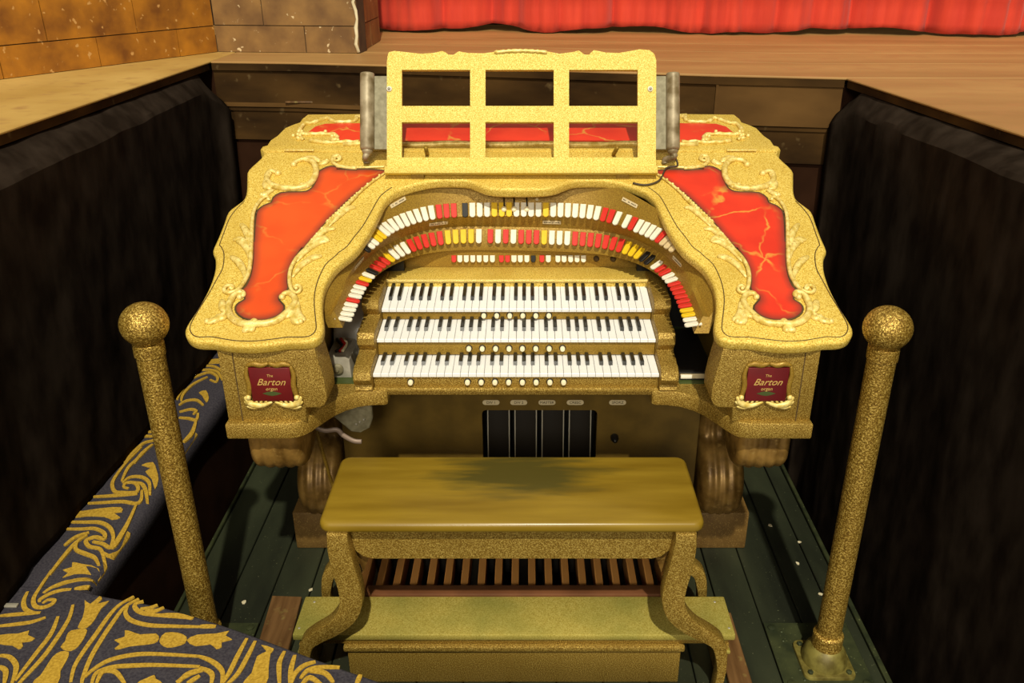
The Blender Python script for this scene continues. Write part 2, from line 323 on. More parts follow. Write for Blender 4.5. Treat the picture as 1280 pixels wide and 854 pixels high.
REAR=[(0.8733,2.8733),(0.8721,2.8981),(0.8591,2.9073),(0.8581,2.9496),(0.8442,2.988),(0.833,3.0572),(0.812,3.0877),(0.7924,3.1083),(0.7911,3.1397),(0.7798,3.1823),(0.6816,3.1856),(0.5913,3.1877)]
RRED=[(0.7425,3.0055),(0.7265,3.0623),(0.6956,3.0877),(0.6639,3.0898),(0.576,3.0928),(0.5507,2.9354),(0.5968,2.9354),(0.6221,2.9477),(0.6361,2.986),(0.6888,2.9918)]
RTUBES=[[(0.7737,2.9783),(0.7632,2.9928),(0.7314,2.9899),(0.6929,2.9928),(0.6447,2.986),(0.63,2.9591),(0.6362,2.9401),(0.6504,2.9543)],[(0.72,2.9354),(0.671,2.9213),(0.6324,2.9194),(0.5952,2.926),(0.5487,2.9232)],[(0.7743,3.0075),(0.7697,3.0775),(0.7408,3.0928),(0.7178,3.1187),(0.6965,3.1344),(0.6704,3.1031),(0.6336,3.1),(0.5984,3.1063),(0.5917,3.1397)],[(0.7654,2.9496),(0.7598,2.9591),(0.7451,2.9448)]]
LOW=[(-0.4955,2.2193,1.0516),(-0.4935,2.298,1.0634),(-0.4877,2.3741,1.0748),(-0.4805,2.432,1.0835),(-0.4672,2.4809,1.0908),(-0.4441,2.5494,1.1011),(-0.4132,2.6005,1.1088),(-0.3888,2.6309,1.1133),(-0.3636,2.659,1.1175),(-0.3373,2.6818,1.121),(-0.3078,2.7021,1.124),(-0.267,2.7196,1.1266),(-0.2225,2.7296,1.1281),(-0.1613,2.7314,1.1284),(-0.108,2.7314,1.1284),(-0.0173,2.7255,1.1275),(0.0785,2.7226,1.1271),(0.1756,2.7161,1.1261),(0.2318,2.7079,1.1249),(0.2834,2.6905,1.1223),(0.3161,2.6732,1.1197),(0.3453,2.6505,1.1163),(0.3761,2.6225,1.1121),(0.4006,2.5896,1.1071),(0.4217,2.5547,1.1019),(0.4417,2.5153,1.096),(0.4581,2.4718,1.0895),(0.4691,2.4295,1.0831),(0.4773,2.3717,1.0745),(0.4829,2.3161,1.0661),(0.4843,2.2669,1.0587),(0.4845,2.2252,1.0525),(0.4854,2.1898,1.0472)]
UP=[(-0.468,2.4613,1.1819),(-0.4536,2.4931,1.1867),(-0.4458,2.5228,1.1911),(-0.4236,2.5756,1.199),(-0.4099,2.604,1.2033),(-0.3945,2.6214,1.2059),(-0.3763,2.6389,1.2085),(-0.3579,2.6566,1.2112),(-0.338,2.6745,1.2139),(-0.3176,2.6896,1.2161),(-0.2977,2.6987,1.2175),(-0.2761,2.7048,1.2184),(-0.2521,2.714,1.2198),(-0.2106,2.7202,1.2207),(-0.1322,2.7233,1.2212),(-0.0168,2.7264,1.2217),(0.1039,2.7233,1.2212),(0.1733,2.7202,1.2207),(0.216,2.711,1.2193),(0.2389,2.7018,1.218),(0.2593,2.6957,1.2171),(0.3015,2.6715,1.2134),(0.3322,2.6418,1.209),(0.3531,2.6214,1.2059),(0.3879,2.5926,1.2016),(0.405,2.5671,1.1978),(0.4224,2.5476,1.1948),(0.4369,2.5256,1.1915),(0.4466,2.5065,1.1887),(0.4579,2.4824,1.1851),(0.4677,2.4665,1.1827)]
RIB=[[(-1.366,1.738),(-1.32,1.744),(-1.265,1.75)],[(-1.342,1.831),(-1.333,1.794),(-1.313,1.764),(-1.286,1.75),(-1.265,1.75)],[(-1.346,1.701),(-1.308,1.707),(-1.272,1.715),(-1.242,1.732)],[(-1.323,1.921),(-1.317,1.85),(-1.312,1.806),(-1.294,1.776),(-1.271,1.769),(-1.252,1.781),(-1.252,1.797),(-1.27,1.799),(-1.277,1.785)],[(-1.296,1.825),(-1.283,1.85),(-1.248,1.875),(-1.2,1.885),(-1.164,1.872)],[(-1.289,1.791),(-1.291,1.803),(-1.274,1.825),(-1.251,1.837),(-1.227,1.84)],[(-1.22,1.843),(-1.188,1.85),(-1.157,1.843)],[(-1.193,1.779),(-1.178,1.724),(-1.175,1.651),(-1.178,1.589),(-1.19,1.524),(-1.193,1.495)],[(-1.211,1.735),(-1.198,1.673),(-1.201,1.609),(-1.206,1.519)],[(-1.044,1.812),(-1.07,1.776),(-1.079,1.729),(-1.082,1.673),(-1.086,1.614),(-1.085,1.563),(-1.071,1.515)],[(-1.027,1.803),(-1.051,1.77),(-1.057,1.718),(-1.06,1.651),(-1.058,1.589),(-1.048,1.529),(-1.042,1.51)],[(-1.045,1.776),(-1.039,1.747),(-1.013,1.721),(-0.962,1.704),(-0.899,1.7),(-0.826,1.698)],[(-1.011,1.794),(-1.027,1.782),(-1.019,1.764),(-0.991,1.747),(-0.934,1.738),(-0.853,1.729)],[(-1.007,1.764),(-0.983,1.767),(-0.967,1.779)],[(-0.991,1.755),(-0.962,1.757),(-0.946,1.769)],[(-1.044,1.529),(-1.035,1.553),(-1.01,1.583),(-0.959,1.601),(-0.902,1.604),(-0.79,1.596)],[(-1.018,1.51),(-1.022,1.543),(-0.992,1.561),(-0.945,1.566),(-0.888,1.568),(-0.779,1.563)],[(-1.007,1.51),(-1.008,1.546),(-0.978,1.546),(-0.94,1.51)],[(-1.288,1.599),(-1.262,1.594),(-1.231,1.568),(-1.217,1.539),(-1.209,1.51)],[(-1.269,1.563),(-1.245,1.548),(-1.227,1.51)],[(-0.813,1.51),(-0.801,1.539),(-0.776,1.553)],[(-0.79,1.51),(-0.769,1.534)],[(-0.946,1.74),(-0.901,1.74),(-0.855,1.727)],[(-0.826,1.699),(-0.784,1.699)],[(-0.79,1.595),(-0.765,1.585),(-0.736,1.566),(-0.716,1.542),(-0.707,1.507)],[(-0.778,1.559),(-0.752,1.548),(-0.738,1.533),(-0.732,1.507)],[(-0.817,1.513),(-0.795,1.539),(-0.767,1.551)],[(-0.691,1.656),(-0.696,1.603),(-0.7,1.542),(-0.707,1.507)],[(-0.667,1.647),(-0.671,1.596),(-0.678,1.542),(-0.694,1.507)],[(-0.584,1.612),(-0.587,1.578),(-0.581,1.548),(-0.569,1.507)],[(-0.555,1.599),(-0.553,1.554),(-0.544,1.507)],[(-0.499,1.578),(-0.524,1.566),(-0.539,1.542),(-0.542,1.507)],[(-0.436,1.56),(-0.481,1.56),(-0.511,1.551),(-0.523,1.525)],[(-0.506,1.548),(-0.469,1.542),(-0.442,1.513)],[(-0.515,1.507),(-0.502,1.528),(-0.47,1.507)],[(-0.381,1.536),(-0.385,1.507)],[(-1.336,2.575),(-1.346,2.49),(-1.348,2.421),(-1.341,2.355),(-1.314,2.307),(-1.284,2.3),(-1.242,2.302),(-1.246,2.328),(-1.27,2.355),(-1.295,2.355),(-1.294,2.331),(-1.275,2.323)],[(-1.309,2.575),(-1.319,2.502),(-1.327,2.444),(-1.315,2.366)],[(-1.307,2.355),(-1.297,2.388),(-1.259,2.388),(-1.221,2.355),(-1.193,2.291)],[(-1.274,2.357),(-1.244,2.349),(-1.215,2.312),(-1.185,2.25)],[(-1.367,2.276),(-1.318,2.281),(-1.261,2.289),(-1.233,2.293)],[(-1.368,2.24),(-1.32,2.245),(-1.263,2.25),(-1.217,2.24),(-1.208,2.26),(-1.227,2.312)],[(-1.389,2.143),(-1.331,2.143),(-1.285,2.141),(-1.244,2.115),(-1.213,2.07),(-1.203,2.033)],[(-1.375,2.109),(-1.327,2.109),(-1.288,2.111),(-1.249,2.088),(-1.237,2.061),(-1.269,2.07),(-1.286,2.052),(-1.265,2.026),(-1.227,2.013),(-1.195,1.967),(-1.157,1.894)],[(-1.339,2.03),(-1.325,2.07),(-1.296,2.092)],[(-1.318,1.902),(-1.317,1.975),(-1.312,2.043),(-1.296,2.079)],[(-1.311,2.052),(-1.298,2.013),(-1.26,1.992),(-1.226,1.975),(-1.201,1.946)],[(-1.264,2.048),(-1.233,2.039),(-1.199,2.026),(-1.197,2.097),(-1.202,2.162),(-1.212,2.23)],[(-1.218,2.0),(-1.19,1.992),(-1.176,2.035),(-1.184,2.106)],[(-1.354,2.476),(-1.35,2.547),(-1.338,2.603),(-1.311,2.622),(-1.279,2.671)],[(-1.318,2.472),(-1.317,2.538),(-1.304,2.594)],[(-1.403,2.681),(-1.333,2.679)],[(-1.391,2.651),(-1.321,2.649)],[(-1.34,2.925),(-1.347,2.995),(-1.348,3.092),(-1.319,3.142),(-1.29,3.158),(-1.247,3.117),(-1.237,3.073),(-1.268,3.092)],[(-1.32,2.914),(-1.332,2.971),(-1.323,3.055),(-1.288,3.117)],[(-1.363,3.168),(-1.31,3.184),(-1.262,3.162),(-1.219,3.092)],[(-1.382,3.205),(-1.311,3.22),(-1.257,3.181),(-1.218,3.117)],[(-1.315,2.88),(-1.301,2.914),(-1.264,2.92),(-1.224,2.88)],[(-1.295,2.826),(-1.26,2.847),(-1.233,2.831),(-1.236,2.809)],[(-1.28,2.783),(-1.246,2.778),(-1.211,2.767),(-1.22,2.815)],[(-1.202,2.613),(-1.196,2.681),(-1.209,2.762)],[(-1.175,2.566),(-1.17,2.622),(-1.184,2.691)]]
POL=[[(-1.17,1.797),(-1.148,1.782),(-1.137,1.812),(-1.125,1.8),(-1.129,1.782),(-1.103,1.794),(-1.111,1.764),(-1.109,1.724),(-1.116,1.695),(-1.14,1.695),(-1.144,1.729),(-1.157,1.77)],[(-1.151,1.684),(-1.117,1.69),(-1.108,1.673),(-1.106,1.641),(-1.112,1.62),(-1.129,1.614),(-1.151,1.627),(-1.149,1.646),(-1.155,1.668)],[(-1.143,1.612),(-1.121,1.609),(-1.114,1.583),(-1.112,1.548),(-1.1,1.51),(-1.16,1.51),(-1.154,1.534),(-1.154,1.563),(-1.154,1.594)],[(-1.026,1.651),(-1.005,1.662),(-1.014,1.684),(-0.997,1.681),(-0.968,1.67),(-0.929,1.673),(-0.914,1.654),(-0.921,1.641),(-0.946,1.635),(-0.979,1.63),(-1.002,1.62),(-1.013,1.622),(-1.006,1.638)],[(-0.912,1.654),(-0.906,1.676),(-0.874,1.676),(-0.847,1.662),(-0.843,1.641),(-0.861,1.63),(-0.883,1.626),(-0.904,1.638)],[(-1.327,1.668),(-1.282,1.673),(-1.26,1.684),(-1.255,1.668),(-1.231,1.657),(-1.24,1.646),(-1.256,1.643),(-1.247,1.63),(-1.253,1.62),(-1.276,1.633),(-1.31,1.638)],[(-0.91,1.51),(-0.894,1.526),(-0.879,1.536),(-0.871,1.524),(-0.85,1.51)],[(-0.842,1.65),(-0.822,1.669),(-0.775,1.673),(-0.745,1.683),(-0.749,1.666),(-0.728,1.653),(-0.751,1.644),(-0.746,1.628),(-0.758,1.621),(-0.778,1.637),(-0.813,1.631)],[(-0.649,1.634),(-0.613,1.621),(-0.617,1.603),(-0.608,1.554),(-0.602,1.507),(-0.658,1.507),(-0.646,1.542),(-0.648,1.596),(-0.629,1.612)],[(-1.289,2.461),(-1.258,2.479),(-1.227,2.432),(-1.199,2.377),(-1.19,2.323),(-1.221,2.377),(-1.26,2.421),(-1.25,2.444)],[(-1.406,2.191),(-1.364,2.201),(-1.312,2.215),(-1.256,2.22),(-1.242,2.196),(-1.266,2.191),(-1.235,2.167),(-1.257,2.157),(-1.287,2.172),(-1.346,2.174),(-1.377,2.167)],[(-1.291,1.922),(-1.271,1.934),(-1.28,1.955),(-1.244,1.946),(-1.196,1.934),(-1.162,1.894),(-1.21,1.906),(-1.252,1.906),(-1.276,1.89),(-1.27,1.91)],[(-1.276,2.983),(-1.254,3.001),(-1.221,2.937),(-1.22,2.903),(-1.256,2.96)],[(-1.393,2.701),(-1.389,2.741),(-1.372,2.752),(-1.353,2.711)],[(-1.35,3.247),(-1.331,3.281),(-1.291,3.288),(-1.278,3.247)]]
# ================================================================ the setting
ZS = 1.57                                   # stage level
def slab(name, pts, z0, z1, mat, parent=None, kind=None, bev=.004):
    return link(name, prism_mesh(name, pts, lambda p: (p[0], p[1], z0), lambda p: (p[0], p[1], z1), bev, 1), mat, parent, kind)
# organ lift: a floor of green painted planks
lift = box('floor', (-1.135, 1.098), (1.30, 3.25), (-.10, -.022), 'floor_pit', kind='structure')
xs = [-1.135, -.985, -.85, -.72, -.58, -.45, -.31, -.17, -.03, .11, .25, .39, .53, .66, .79, .92, 1.03, 1.098]
for i, (a, b) in enumerate(zip(xs, xs[1:])):
    box('plank', (a + .002, b - .002), (1.30, 3.25), (-.022, random.uniform(-.0015, .0)), 'floor_green', lift, .0025, seg=1)
for x0, x1 in ((-1.150, -1.136), (1.099, 1.116)):
    box('edge_strip', (x0, x1), (1.30, 3.25), (-.03, .006), 'steel_green', lift, .003, seg=1)
pit = slab('floor_pit', [(-1.6, 1.2), (1.6, 1.2), (1.6, 4.2), (-1.6, 4.2)], -.42, -.40, 'floor_pit', kind='structure', bev=0)
# raised side floor and front floor, carpeted: dark boarded faces under the carpet
ledge = box('ledge_side', (-1.60, -1.192), (1.2, 3.62), (-.40, .386), 'floor_pit', kind='structure')
edge = [(-1.22, 1.85), (-1.127, 1.818), (-.95, 1.775), (-.742, 1.698), (-.53, 1.605), (-.343, 1.525), (-.15, 1.45), (.1, 1.38), (.4, 1.33)]
edge = [tuple(v) for v in catmull(edge, 4)]
ff = slab('floor_front', [(-1.60, 1.85)] + [(x, y - .012) for x, y in edge] + [(.4, .75), (-1.60, .75)], -.40, .380, 'floor_pit', kind='structure', bev=0)
# carpet: a strip along the ledge and a rounded front piece
carpet = thing('carpet', 'dark blue carpet with gold swirls and tulip motifs around the pit edge', 'carpet', (-1.35, 1.6, .38))
def strip_prof(y0, y1, n):
    prof = [(-1.60, .400), (-1.22, .400), (-1.198, .398), (-1.184, .390), (-1.176, .375), (-1.172, .335)]
    vs = []; fs = []
    for i in range(n):
        y = y0 + (y1 - y0) * i / (n - 1)
        for x, z in prof:
            vs.append((x + .005 * math.sin(y * 9), y, z)); 
        for x, z in reversed(prof): vs.append((x + .005 * math.sin(y * 9) - .008, y, z - .012))
    k = len(prof) * 2
    for i in range(n - 1):
        for j in range(k): fs.append((i * k + j, i * k + (j + 1) % k, (i + 1) * k + (j + 1) % k, (i + 1) * k + j))
    fs += [tuple(range(k)), tuple(range((n - 1) * k, n * k))[::-1]]
    return mesh_from('carpet_strip', vs, fs, True)
link('carpet_strip', strip_prof(1.80, 3.60, 40), 'carpet_blue', carpet)
front = [(-1.60, 1.862), (-1.40, 1.86), (-1.30, 1.858)] + edge + [(.4, .75), (-1.60, .75)]
link('carpet_front', prism_mesh('carpet_front', front, lambda p: (p[0], p[1], .372), lambda p: (p[0], p[1], .4025), .011, 3, which='top'), 'carpet_blue', carpet)
def carpet_z(x, y):
    if y < 1.88: return .4045
    pr = [(-1.60, .400), (-1.22, .400), (-1.198, .398), (-1.184, .390), (-1.176, .375), (-1.172, .335)]
    x -= .005 * math.sin(y * 9)
    for (x0, z0), (x1, z1) in zip(pr, pr[1:]):
        if x <= x1: return z0 + (z1 - z0) * max(0, (x - x0)) / (x1 - x0) + .003
    return .34
def clampx(x, y): return min(x, -1.178 + .005 * math.sin(y * 9)) if y > 1.838 else x
def ribbon(pts, wd, dz):
    P_ = catmull([(x, y, 0) for x, y in pts], 5); n = len(P_); vs = []; fs = []
    for i in range(n):
        t = (P_[min(i + 1, n - 1)] - P_[max(i - 1, 0)]).normalized(); s_ = Vector((-t.y, t.x, 0)); wv = wd * (.55 + .45 * math.sin(math.pi * min(1, (i + .6) / n)))
        for sg in (-1, 1):
            q = P_[i] + s_ * wv * .5 * sg; q.x = clampx(q.x, q.y); z = carpet_z(q.x, q.y) + dz
            vs += [(q.x, q.y, z), (q.x, q.y, z - .006)]
    for i in range(n - 1):
        a = i * 4; b_ = a + 4
        fs += [(a, a + 2, b_ + 2, b_), (a, b_, b_ + 1, a + 1), (a + 2, a + 3, b_ + 3, b_ + 2)]
    fs += [(0, 1, 3, 2), (n * 4 - 4, n * 4 - 2, n * 4 - 1, n * 4 - 3)]
    return mesh_from('swirl', vs, fs)
for i, r in enumerate(RIB): link('swirl', ribbon(r, .0125, i * .00005), 'carpet_gold', carpet)
for r in POL:
    sm = [(clampx(v.x, v.y), v.y) for v in catmull([(x, y, 0) for x, y in r], 2, True)]
    link('tulip_motif', prism_mesh('tulip_motif', sm, lambda p: (p[0], p[1], carpet_z(*p) - .006), lambda p: (p[0], p[1], carpet_z(*p) + .0002)), 'carpet_gold', carpet)
def edge_y(x):
    for (x0, y0), (x1, y1) in zip([e[:2] for e in edge], [e[:2] for e in edge][1:]):
        if x0 <= x <= x1: return y0 + (y1 - y0) * (x - x0) / (x1 - x0)
    return 9
for sh in (.31, .62):   # the pattern repeats across the rest of the carpet
    for src, fn in ((RIB, 0), (POL, 1)):
        for i, r in enumerate(src):
            for dx in (0, .36):
                q = [(x + dx, y - sh) for x, y in r]
                if max(p[1] for p in r) > 1.815 or min(p[1] for p in q) < .78 or any(p[1] > edge_y(p[0]) - .03 or p[0] > .36 for p in q): continue
                if dx and max(p[0] for p in r) < -.75: continue
                if fn == 0: link('swirl', ribbon(q, .0125, .003 * 0 + i * .00005), 'carpet_gold', carpet)
                else: link('tulip_motif', prism_mesh('tulip_motif', [(v.x, v.y) for v in catmull([(x, y, 0) for x, y in q], 2, True)], lambda p: (p[0], p[1], .3985), lambda p: (p[0], p[1], .4047)), 'carpet_gold', carpet)
strip = box('threshold_strip', (-1.55, -1.338), (1.768, 1.782), (.4025, .4085), 'silver', None, .002)
tag(strip, 'short pale metal strip lying on the carpet beside the black drape', 'strip')

# stage
LIP = [(-1.301, 3.735), (-.95, 3.70), (-.57, 3.62), (.10, 3.47), (.50, 3.375), (.741, 3.318), (1.187, 3.238)]
stage = link('floor_stage', prism_mesh('floor_stage', [(-3.6, 3.0), (-1.36, 3.9)] + [(x, y + .05) for x, y in LIP] + [(5.4, 3.2), (5.4, 6.2), (-3.6, 6.2)], lambda p: (p[0], p[1], ZS - .06), lambda p: (p[0], p[1], ZS - .03)), 'fascia_dark', None, 'structure')
def off(k): return [(x, y + k) for x, y in LIP]
bounds = [0, .42, .80, 1.16, 2.6]
for i, (a, b) in enumerate(zip(bounds, bounds[1:])):
    p0 = off(a + (.002 if i else 0)); p1 = off(b - .002)
    l0, l1 = (-1.301, p0[0][1]), (-1.301, p1[0][1])
    poly = [(-1.9 if i else -1.301, p0[0][1])] + p0 + [(5.4, 3.238 - .06 + a + .002)] + [(5.4, 3.238 - .06 + b - .002)] + p1[::-1] + [(-1.9 if i else -1.301, p1[0][1])]
    q = []
    for v in poly:
        if not q or (abs(v[0] - q[-1][0]) + abs(v[1] - q[-1][1])) > 1e-4: q.append(v)
    slab('plank', q, ZS - .010, ZS, 'stage_wood', stage, bev=.003)
slab('apron_board', [(-1.304, 4.16), (-1.304, 3.735), (-1.320, 3.0), (-1.335, 2.222), (-1.36, 1.4), (-3.2, 1.4), (-3.2, 4.16)], ZS - .009, ZS, 'apron_wood', stage, bev=.003)
slab('apron_board', [(1.190, 3.236), (1.285, 2.19), (1.35, 1.4), (5.4, 1.4), (5.4, 3.176)], ZS - .010, ZS - .001, 'stage_wood', stage, bev=.003)
slab('joist', [(-1.310, 3.74), (-1.326, 3.0), (-1.341, 2.222), (-1.366, 1.4), (-3.2, 1.4), (-3.2, 3.74)], ZS - .035, ZS - .009, 'fascia_dark', stage, bev=0)
slab('joist', [(1.196, 3.236), (1.291, 2.19), (1.356, 1.4), (5.4, 1.4), (5.4, 3.176)], ZS - .036, ZS - .010, 'fascia_dark', stage, bev=0)
# dark edge strip under the lip on both sides, black wall boards behind the drapes
def wallrun(name, pts, z0, z1, th, mat, kind='structure', parent=None):
    n = len(pts); out = []
    for i in range(n):
        a = Vector(pts[max(i - 1, 0)]); b = Vector(pts[min(i + 1, n - 1)]); t = (b - a).normalized(); out.append((pts[i][0] - t.y * th, pts[i][1] + t.x * th))
    poly = list(pts) + out[::-1]
    return link(name, prism_mesh(name, poly, lambda p: (p[0], p[1], z0), lambda p: (p[0], p[1], z1)), mat, parent, kind)
wb = wallrun('wall_pit_back', [(-1.75, 3.79)] + [(x, y + .03) for x, y in LIP] + [(1.75, 3.19)], -.40, ZS - .035, .05, 'floor_pit')
j = 5
wallrun('trim_edge', [(x, y + .002) for x, y in LIP], ZS - .036, ZS - .0105, .06, 'fascia_dark', None, wb)
wallrun('fascia_board', [(x, y + .012) for x, y in LIP[:3]], 1.400, ZS - .034, .02, 'fascia_dark', None, wb)
wallrun('fascia_board', [(x, y + .012) for x, y in LIP[2:6]], 1.400, ZS - .034, .02, 'fascia_dark', None, wb)
wallrun('fascia_board', [(x, y + .008) for x, y in LIP[5:]], 1.400, ZS - .034, .02, 'fascia_brown', None, wb)
wallrun('moulding', [(x, y + .004) for x, y in LIP], 1.386, 1.402, .03, 'fascia_brown', None, wb)
wallrun('moulding', [(x, y + .010) for x, y in LIP], 1.368, 1.383, .03, 'fascia_dark', None, wb)
wallrun('fascia_board', [(x, y + .016) for x, y in LIP[:4]], 1.245, 1.372, .02, 'fascia_dark', None, wb)
wallrun('fascia_board', [(x, y + .016) for x, y in LIP[3:]], 1.245, 1.372, .02, 'fascia_dark', None, wb)
box('batten', (.735, .745), (3.322, 3.335), (1.40, 1.533), 'fascia_brown', wb)
box('scuff_patch', (-1.0, -.80), (3.698, 3.71), (1.404, 1.412), 'plank_brown', wb, .002)  # thin brown strip standing in for a scuffed plaster patch on the fascia
wl = box('wall_pit_left', (-1.58, -1.44), (1.3, 3.7), (.38, ZS - .035), 'floor_pit', kind='structure')
wr = wallrun('wall_pit_right', [(1.40, 1.2), (1.36, 2.19), (1.30, 3.30)], -.40, ZS - .036, -.08, 'floor_pit')

# black drapes over the pit sides
def drape(name, side, y0, y1, top, shoulder, bottom, label):
    """top(y), shoulder(y), bottom(y): (x, z) of the hanging cloth, with soft folds"""
    ny, nz = 90, 46; vs = []
    for i in range(ny):
        y = y0 + (y1 - y0) * i / (ny - 1)
        a, s_, b_ = Vector(top(y)), Vector(shoulder(y)), Vector(bottom(y))
        for k in range(nz):
            f_ = k / (nz - 1)
            if f_ < .22: g_ = f_ / .22; p = a.lerp(s_, g_) + Vector((0, .004 * math.sin(math.pi * g_) + .010 * g_ * noise.noise(Vector((y * 9, g_ * 2.5, side * 7)))))
            else: g_ = (f_ - .22) / .78; p = s_.lerp(b_, g_)
            fold = noise.noise(Vector((y * 2.3, f_ * .7, side * 5))) * .022 + noise.noise(Vector((y * 7, f_ * 2.2, side * 3 + 1))) * .009
            fold += .004 * noise.noise(Vector((y * 22, f_ * 14, 2)))
            vs.append((p.x - side * fold * min(1, .25 + f_), y, p.y + .006 * noise.noise(Vector((y * 6, f_ * 5, 4)))))
    fs = [(i * nz + k, i * nz + k + 1, (i + 1) * nz + k + 1, (i + 1) * nz + k) for i in range(ny - 1) for k in range(nz - 1)]
    me = mesh_from(name, vs, fs, True); me.set_sharp_from_angle(angle=math.radians(24))
    o = link(name, me, 'velvet_black'); mod = o.modifiers.new('cloth', 'SOLIDIFY'); mod.thickness = .006; mod.offset = 0
    return tag(o, label, 'drape', 'black velvet drapes lining the pit')
def end_in(y, y1, k): return k * max(0, (y - (y1 - .12)) / .12) ** 2
drape('pit_drape', -1, 1.45, 3.70, lambda y: (-1.352 + .017 * (y - 2.2), 1.530 - .08 * max(0, (y - 3.62) / .1)), lambda y: (-1.278 + end_in(y, 3.70, .04), 1.462 + .02 * (y - 2.2) * .5 - .10 * max(0, (y - 3.45) / .25) ** 2),
      lambda y: (-1.362 + .02 * (y - 2.2) + end_in(y, 3.70, .05), .405), 'black velvet drape hanging to the carpeted ledge below the orange stone wall')
drape('pit_drape', 1, 1.40, 3.22, lambda y: (1.300 - .0935 * (y - 2.19), 1.530 - .05 * max(0, (y - 3.12) / .1)), lambda y: (1.205 - .022 * (y - 2.0) - end_in(y, 3.22, .03), 1.497 - .024 * (y - 2.0) - .06 * max(0, (y - 3.0) / .22) ** 2),
      lambda y: (1.235 - .01 * (y - 2.0) - end_in(y, 3.22, .03), -.39), 'black velvet drape hanging beside the post on the steel plate')

# stage curtain, red, gathered
def curtain():
    ny = 560; zs = [1.60, 1.64, 1.70, 1.745, 1.752, 1.80, 1.9, 2.1, 2.5]; vs = []
    for i in range(ny):
        s_ = i / (ny - 1); x = -1.15 + 6.2 * s_
        wv = .050 * math.sin(x * 6.3 + 1.2 * math.sin(x * 2.1)) + .022 * math.sin(x * 15.5 + 2 * math.sin(x * 3.7)) + .011 * math.sin(x * 41 + 3 * math.sin(x * 5)) + .004 * math.sin(x * 97 + 4 * math.sin(x * 7))
        wv = wv + .03 * abs(math.sin(x * 3.3 + .4))
        wv -= sum(dp * math.exp(-((x - c_) / wd_) ** 2) for c_, wd_, dp in ((-.45, .03, .05), (-.19, .05, .10), (.50, .03, .06), (1.38, .035, .08), (2.2, .03, .06), (.98, .03, .04), (1.8, .03, .04)))
        y = 5.17 - .094 * (x + .816) - wv
        for k, z in enumerate(zs):
            hem = -.012 * math.sin(x * 6.3 + 1.2 * math.sin(x * 2.1)) - .006 * math.sin(x * 15) if k == 0 else 0
            wob = .010 * noise.noise(Vector((x * 9, z * 5, 0)))
            vs.append((x, y + wob + (.004 if k == 3 else 0) + .02 * (1.6 - z) * wv * 8, z - .008 + hem))
    nz = len(zs)
    fs = [(i * nz + k, i * nz + k + 1, (i + 1) * nz + k + 1, (i + 1) * nz + k) for i in range(ny - 1) for k in range(nz - 1)]
    o = link('stage_curtain', mesh_from('stage_curtain', vs, fs, True), 'curtain_red'); md = o.modifiers.new('cloth', 'SOLIDIFY'); md.thickness = .008
    tag(o, 'gathered bright red stage curtain hanging just above the stage boards', 'curtain')
curtain()
box('wall_stage_back', (-2.6, 5.4), (5.62, 5.70), (ZS, 3.0), 'velvet_black', kind='structure')

# painted stone wall beside the stage: blocks with recessed joints
def stonewall(name, a, b, mat, rows, th=.12):
    """blocks from a to b (plan), rows = [(z0, z1, [cuts along the run])]"""
    a, b = Vector(a), Vector(b); t = (b - a).normalized(); L = (b - a).length; n = Vector((t.y, -t.x))
    def quad(s0, s1, d0, d1): return [tuple(a + t * s0 + n * d0), tuple(a + t * s1 + n * d0), tuple(a + t * s1 + n * d1), tuple(a + t * s0 + n * d1)]
    wob = link(name, prism_mesh(name, quad(0, L, -.006, -th), lambda p: (p[0], p[1], ZS), lambda p: (p[0], p[1], rows[-1][1])), 'mortar', None, 'structure')
    for z0, z1, cuts in rows:
        cc = [0] + cuts + [L]
        for s0, s1 in zip(cc, cc[1:]):
            d = random.uniform(-.0015, .0015)
            link('stone_block', prism_mesh('stone_block', quad(s0 + .002, s1 - .002, d, -th * .6), lambda p: (p[0], p[1], z0 + .002), lambda p: (p[0], p[1], z1 - .002)), mat, wob)
    return wob
stonewall('wall_left', (-2.50, 2.02), (-1.385, 4.080), 'stone_orange', [(ZS, 1.683, [.53, .93, 1.335, 1.737, 2.133]), (1.683, 2.02, [.33, .73, 1.13, 1.534, 1.933]), (2.02, 2.4, [.8, 1.6])])
stonewall('wall_stage_side', (-1.385, 4.083), (-.727, 4.020), 'stone_brown', [(ZS, 1.685, [.415]), (1.685, 2.02, [.23]), (2.02, 2.4, [.42])])
stonewall('wall_return', (-.727, 4.034), (-.725, 4.60), 'stone_brown', [(ZS, 1.685, [.3]), (1.685, 2.02, []), (2.02, 2.4, [.3])])
cr = [Vector((-.737 + random.uniform(-.010, .012), 4.018, ZS + .005 + i * .035)) for i in range(14)]
o = link('trim_crack', tube_mesh('trim_crack', cr, [random.uniform(.004, .011) for _ in cr], 5, (0, 1, 0), .4), 'plaster', None, 'structure')
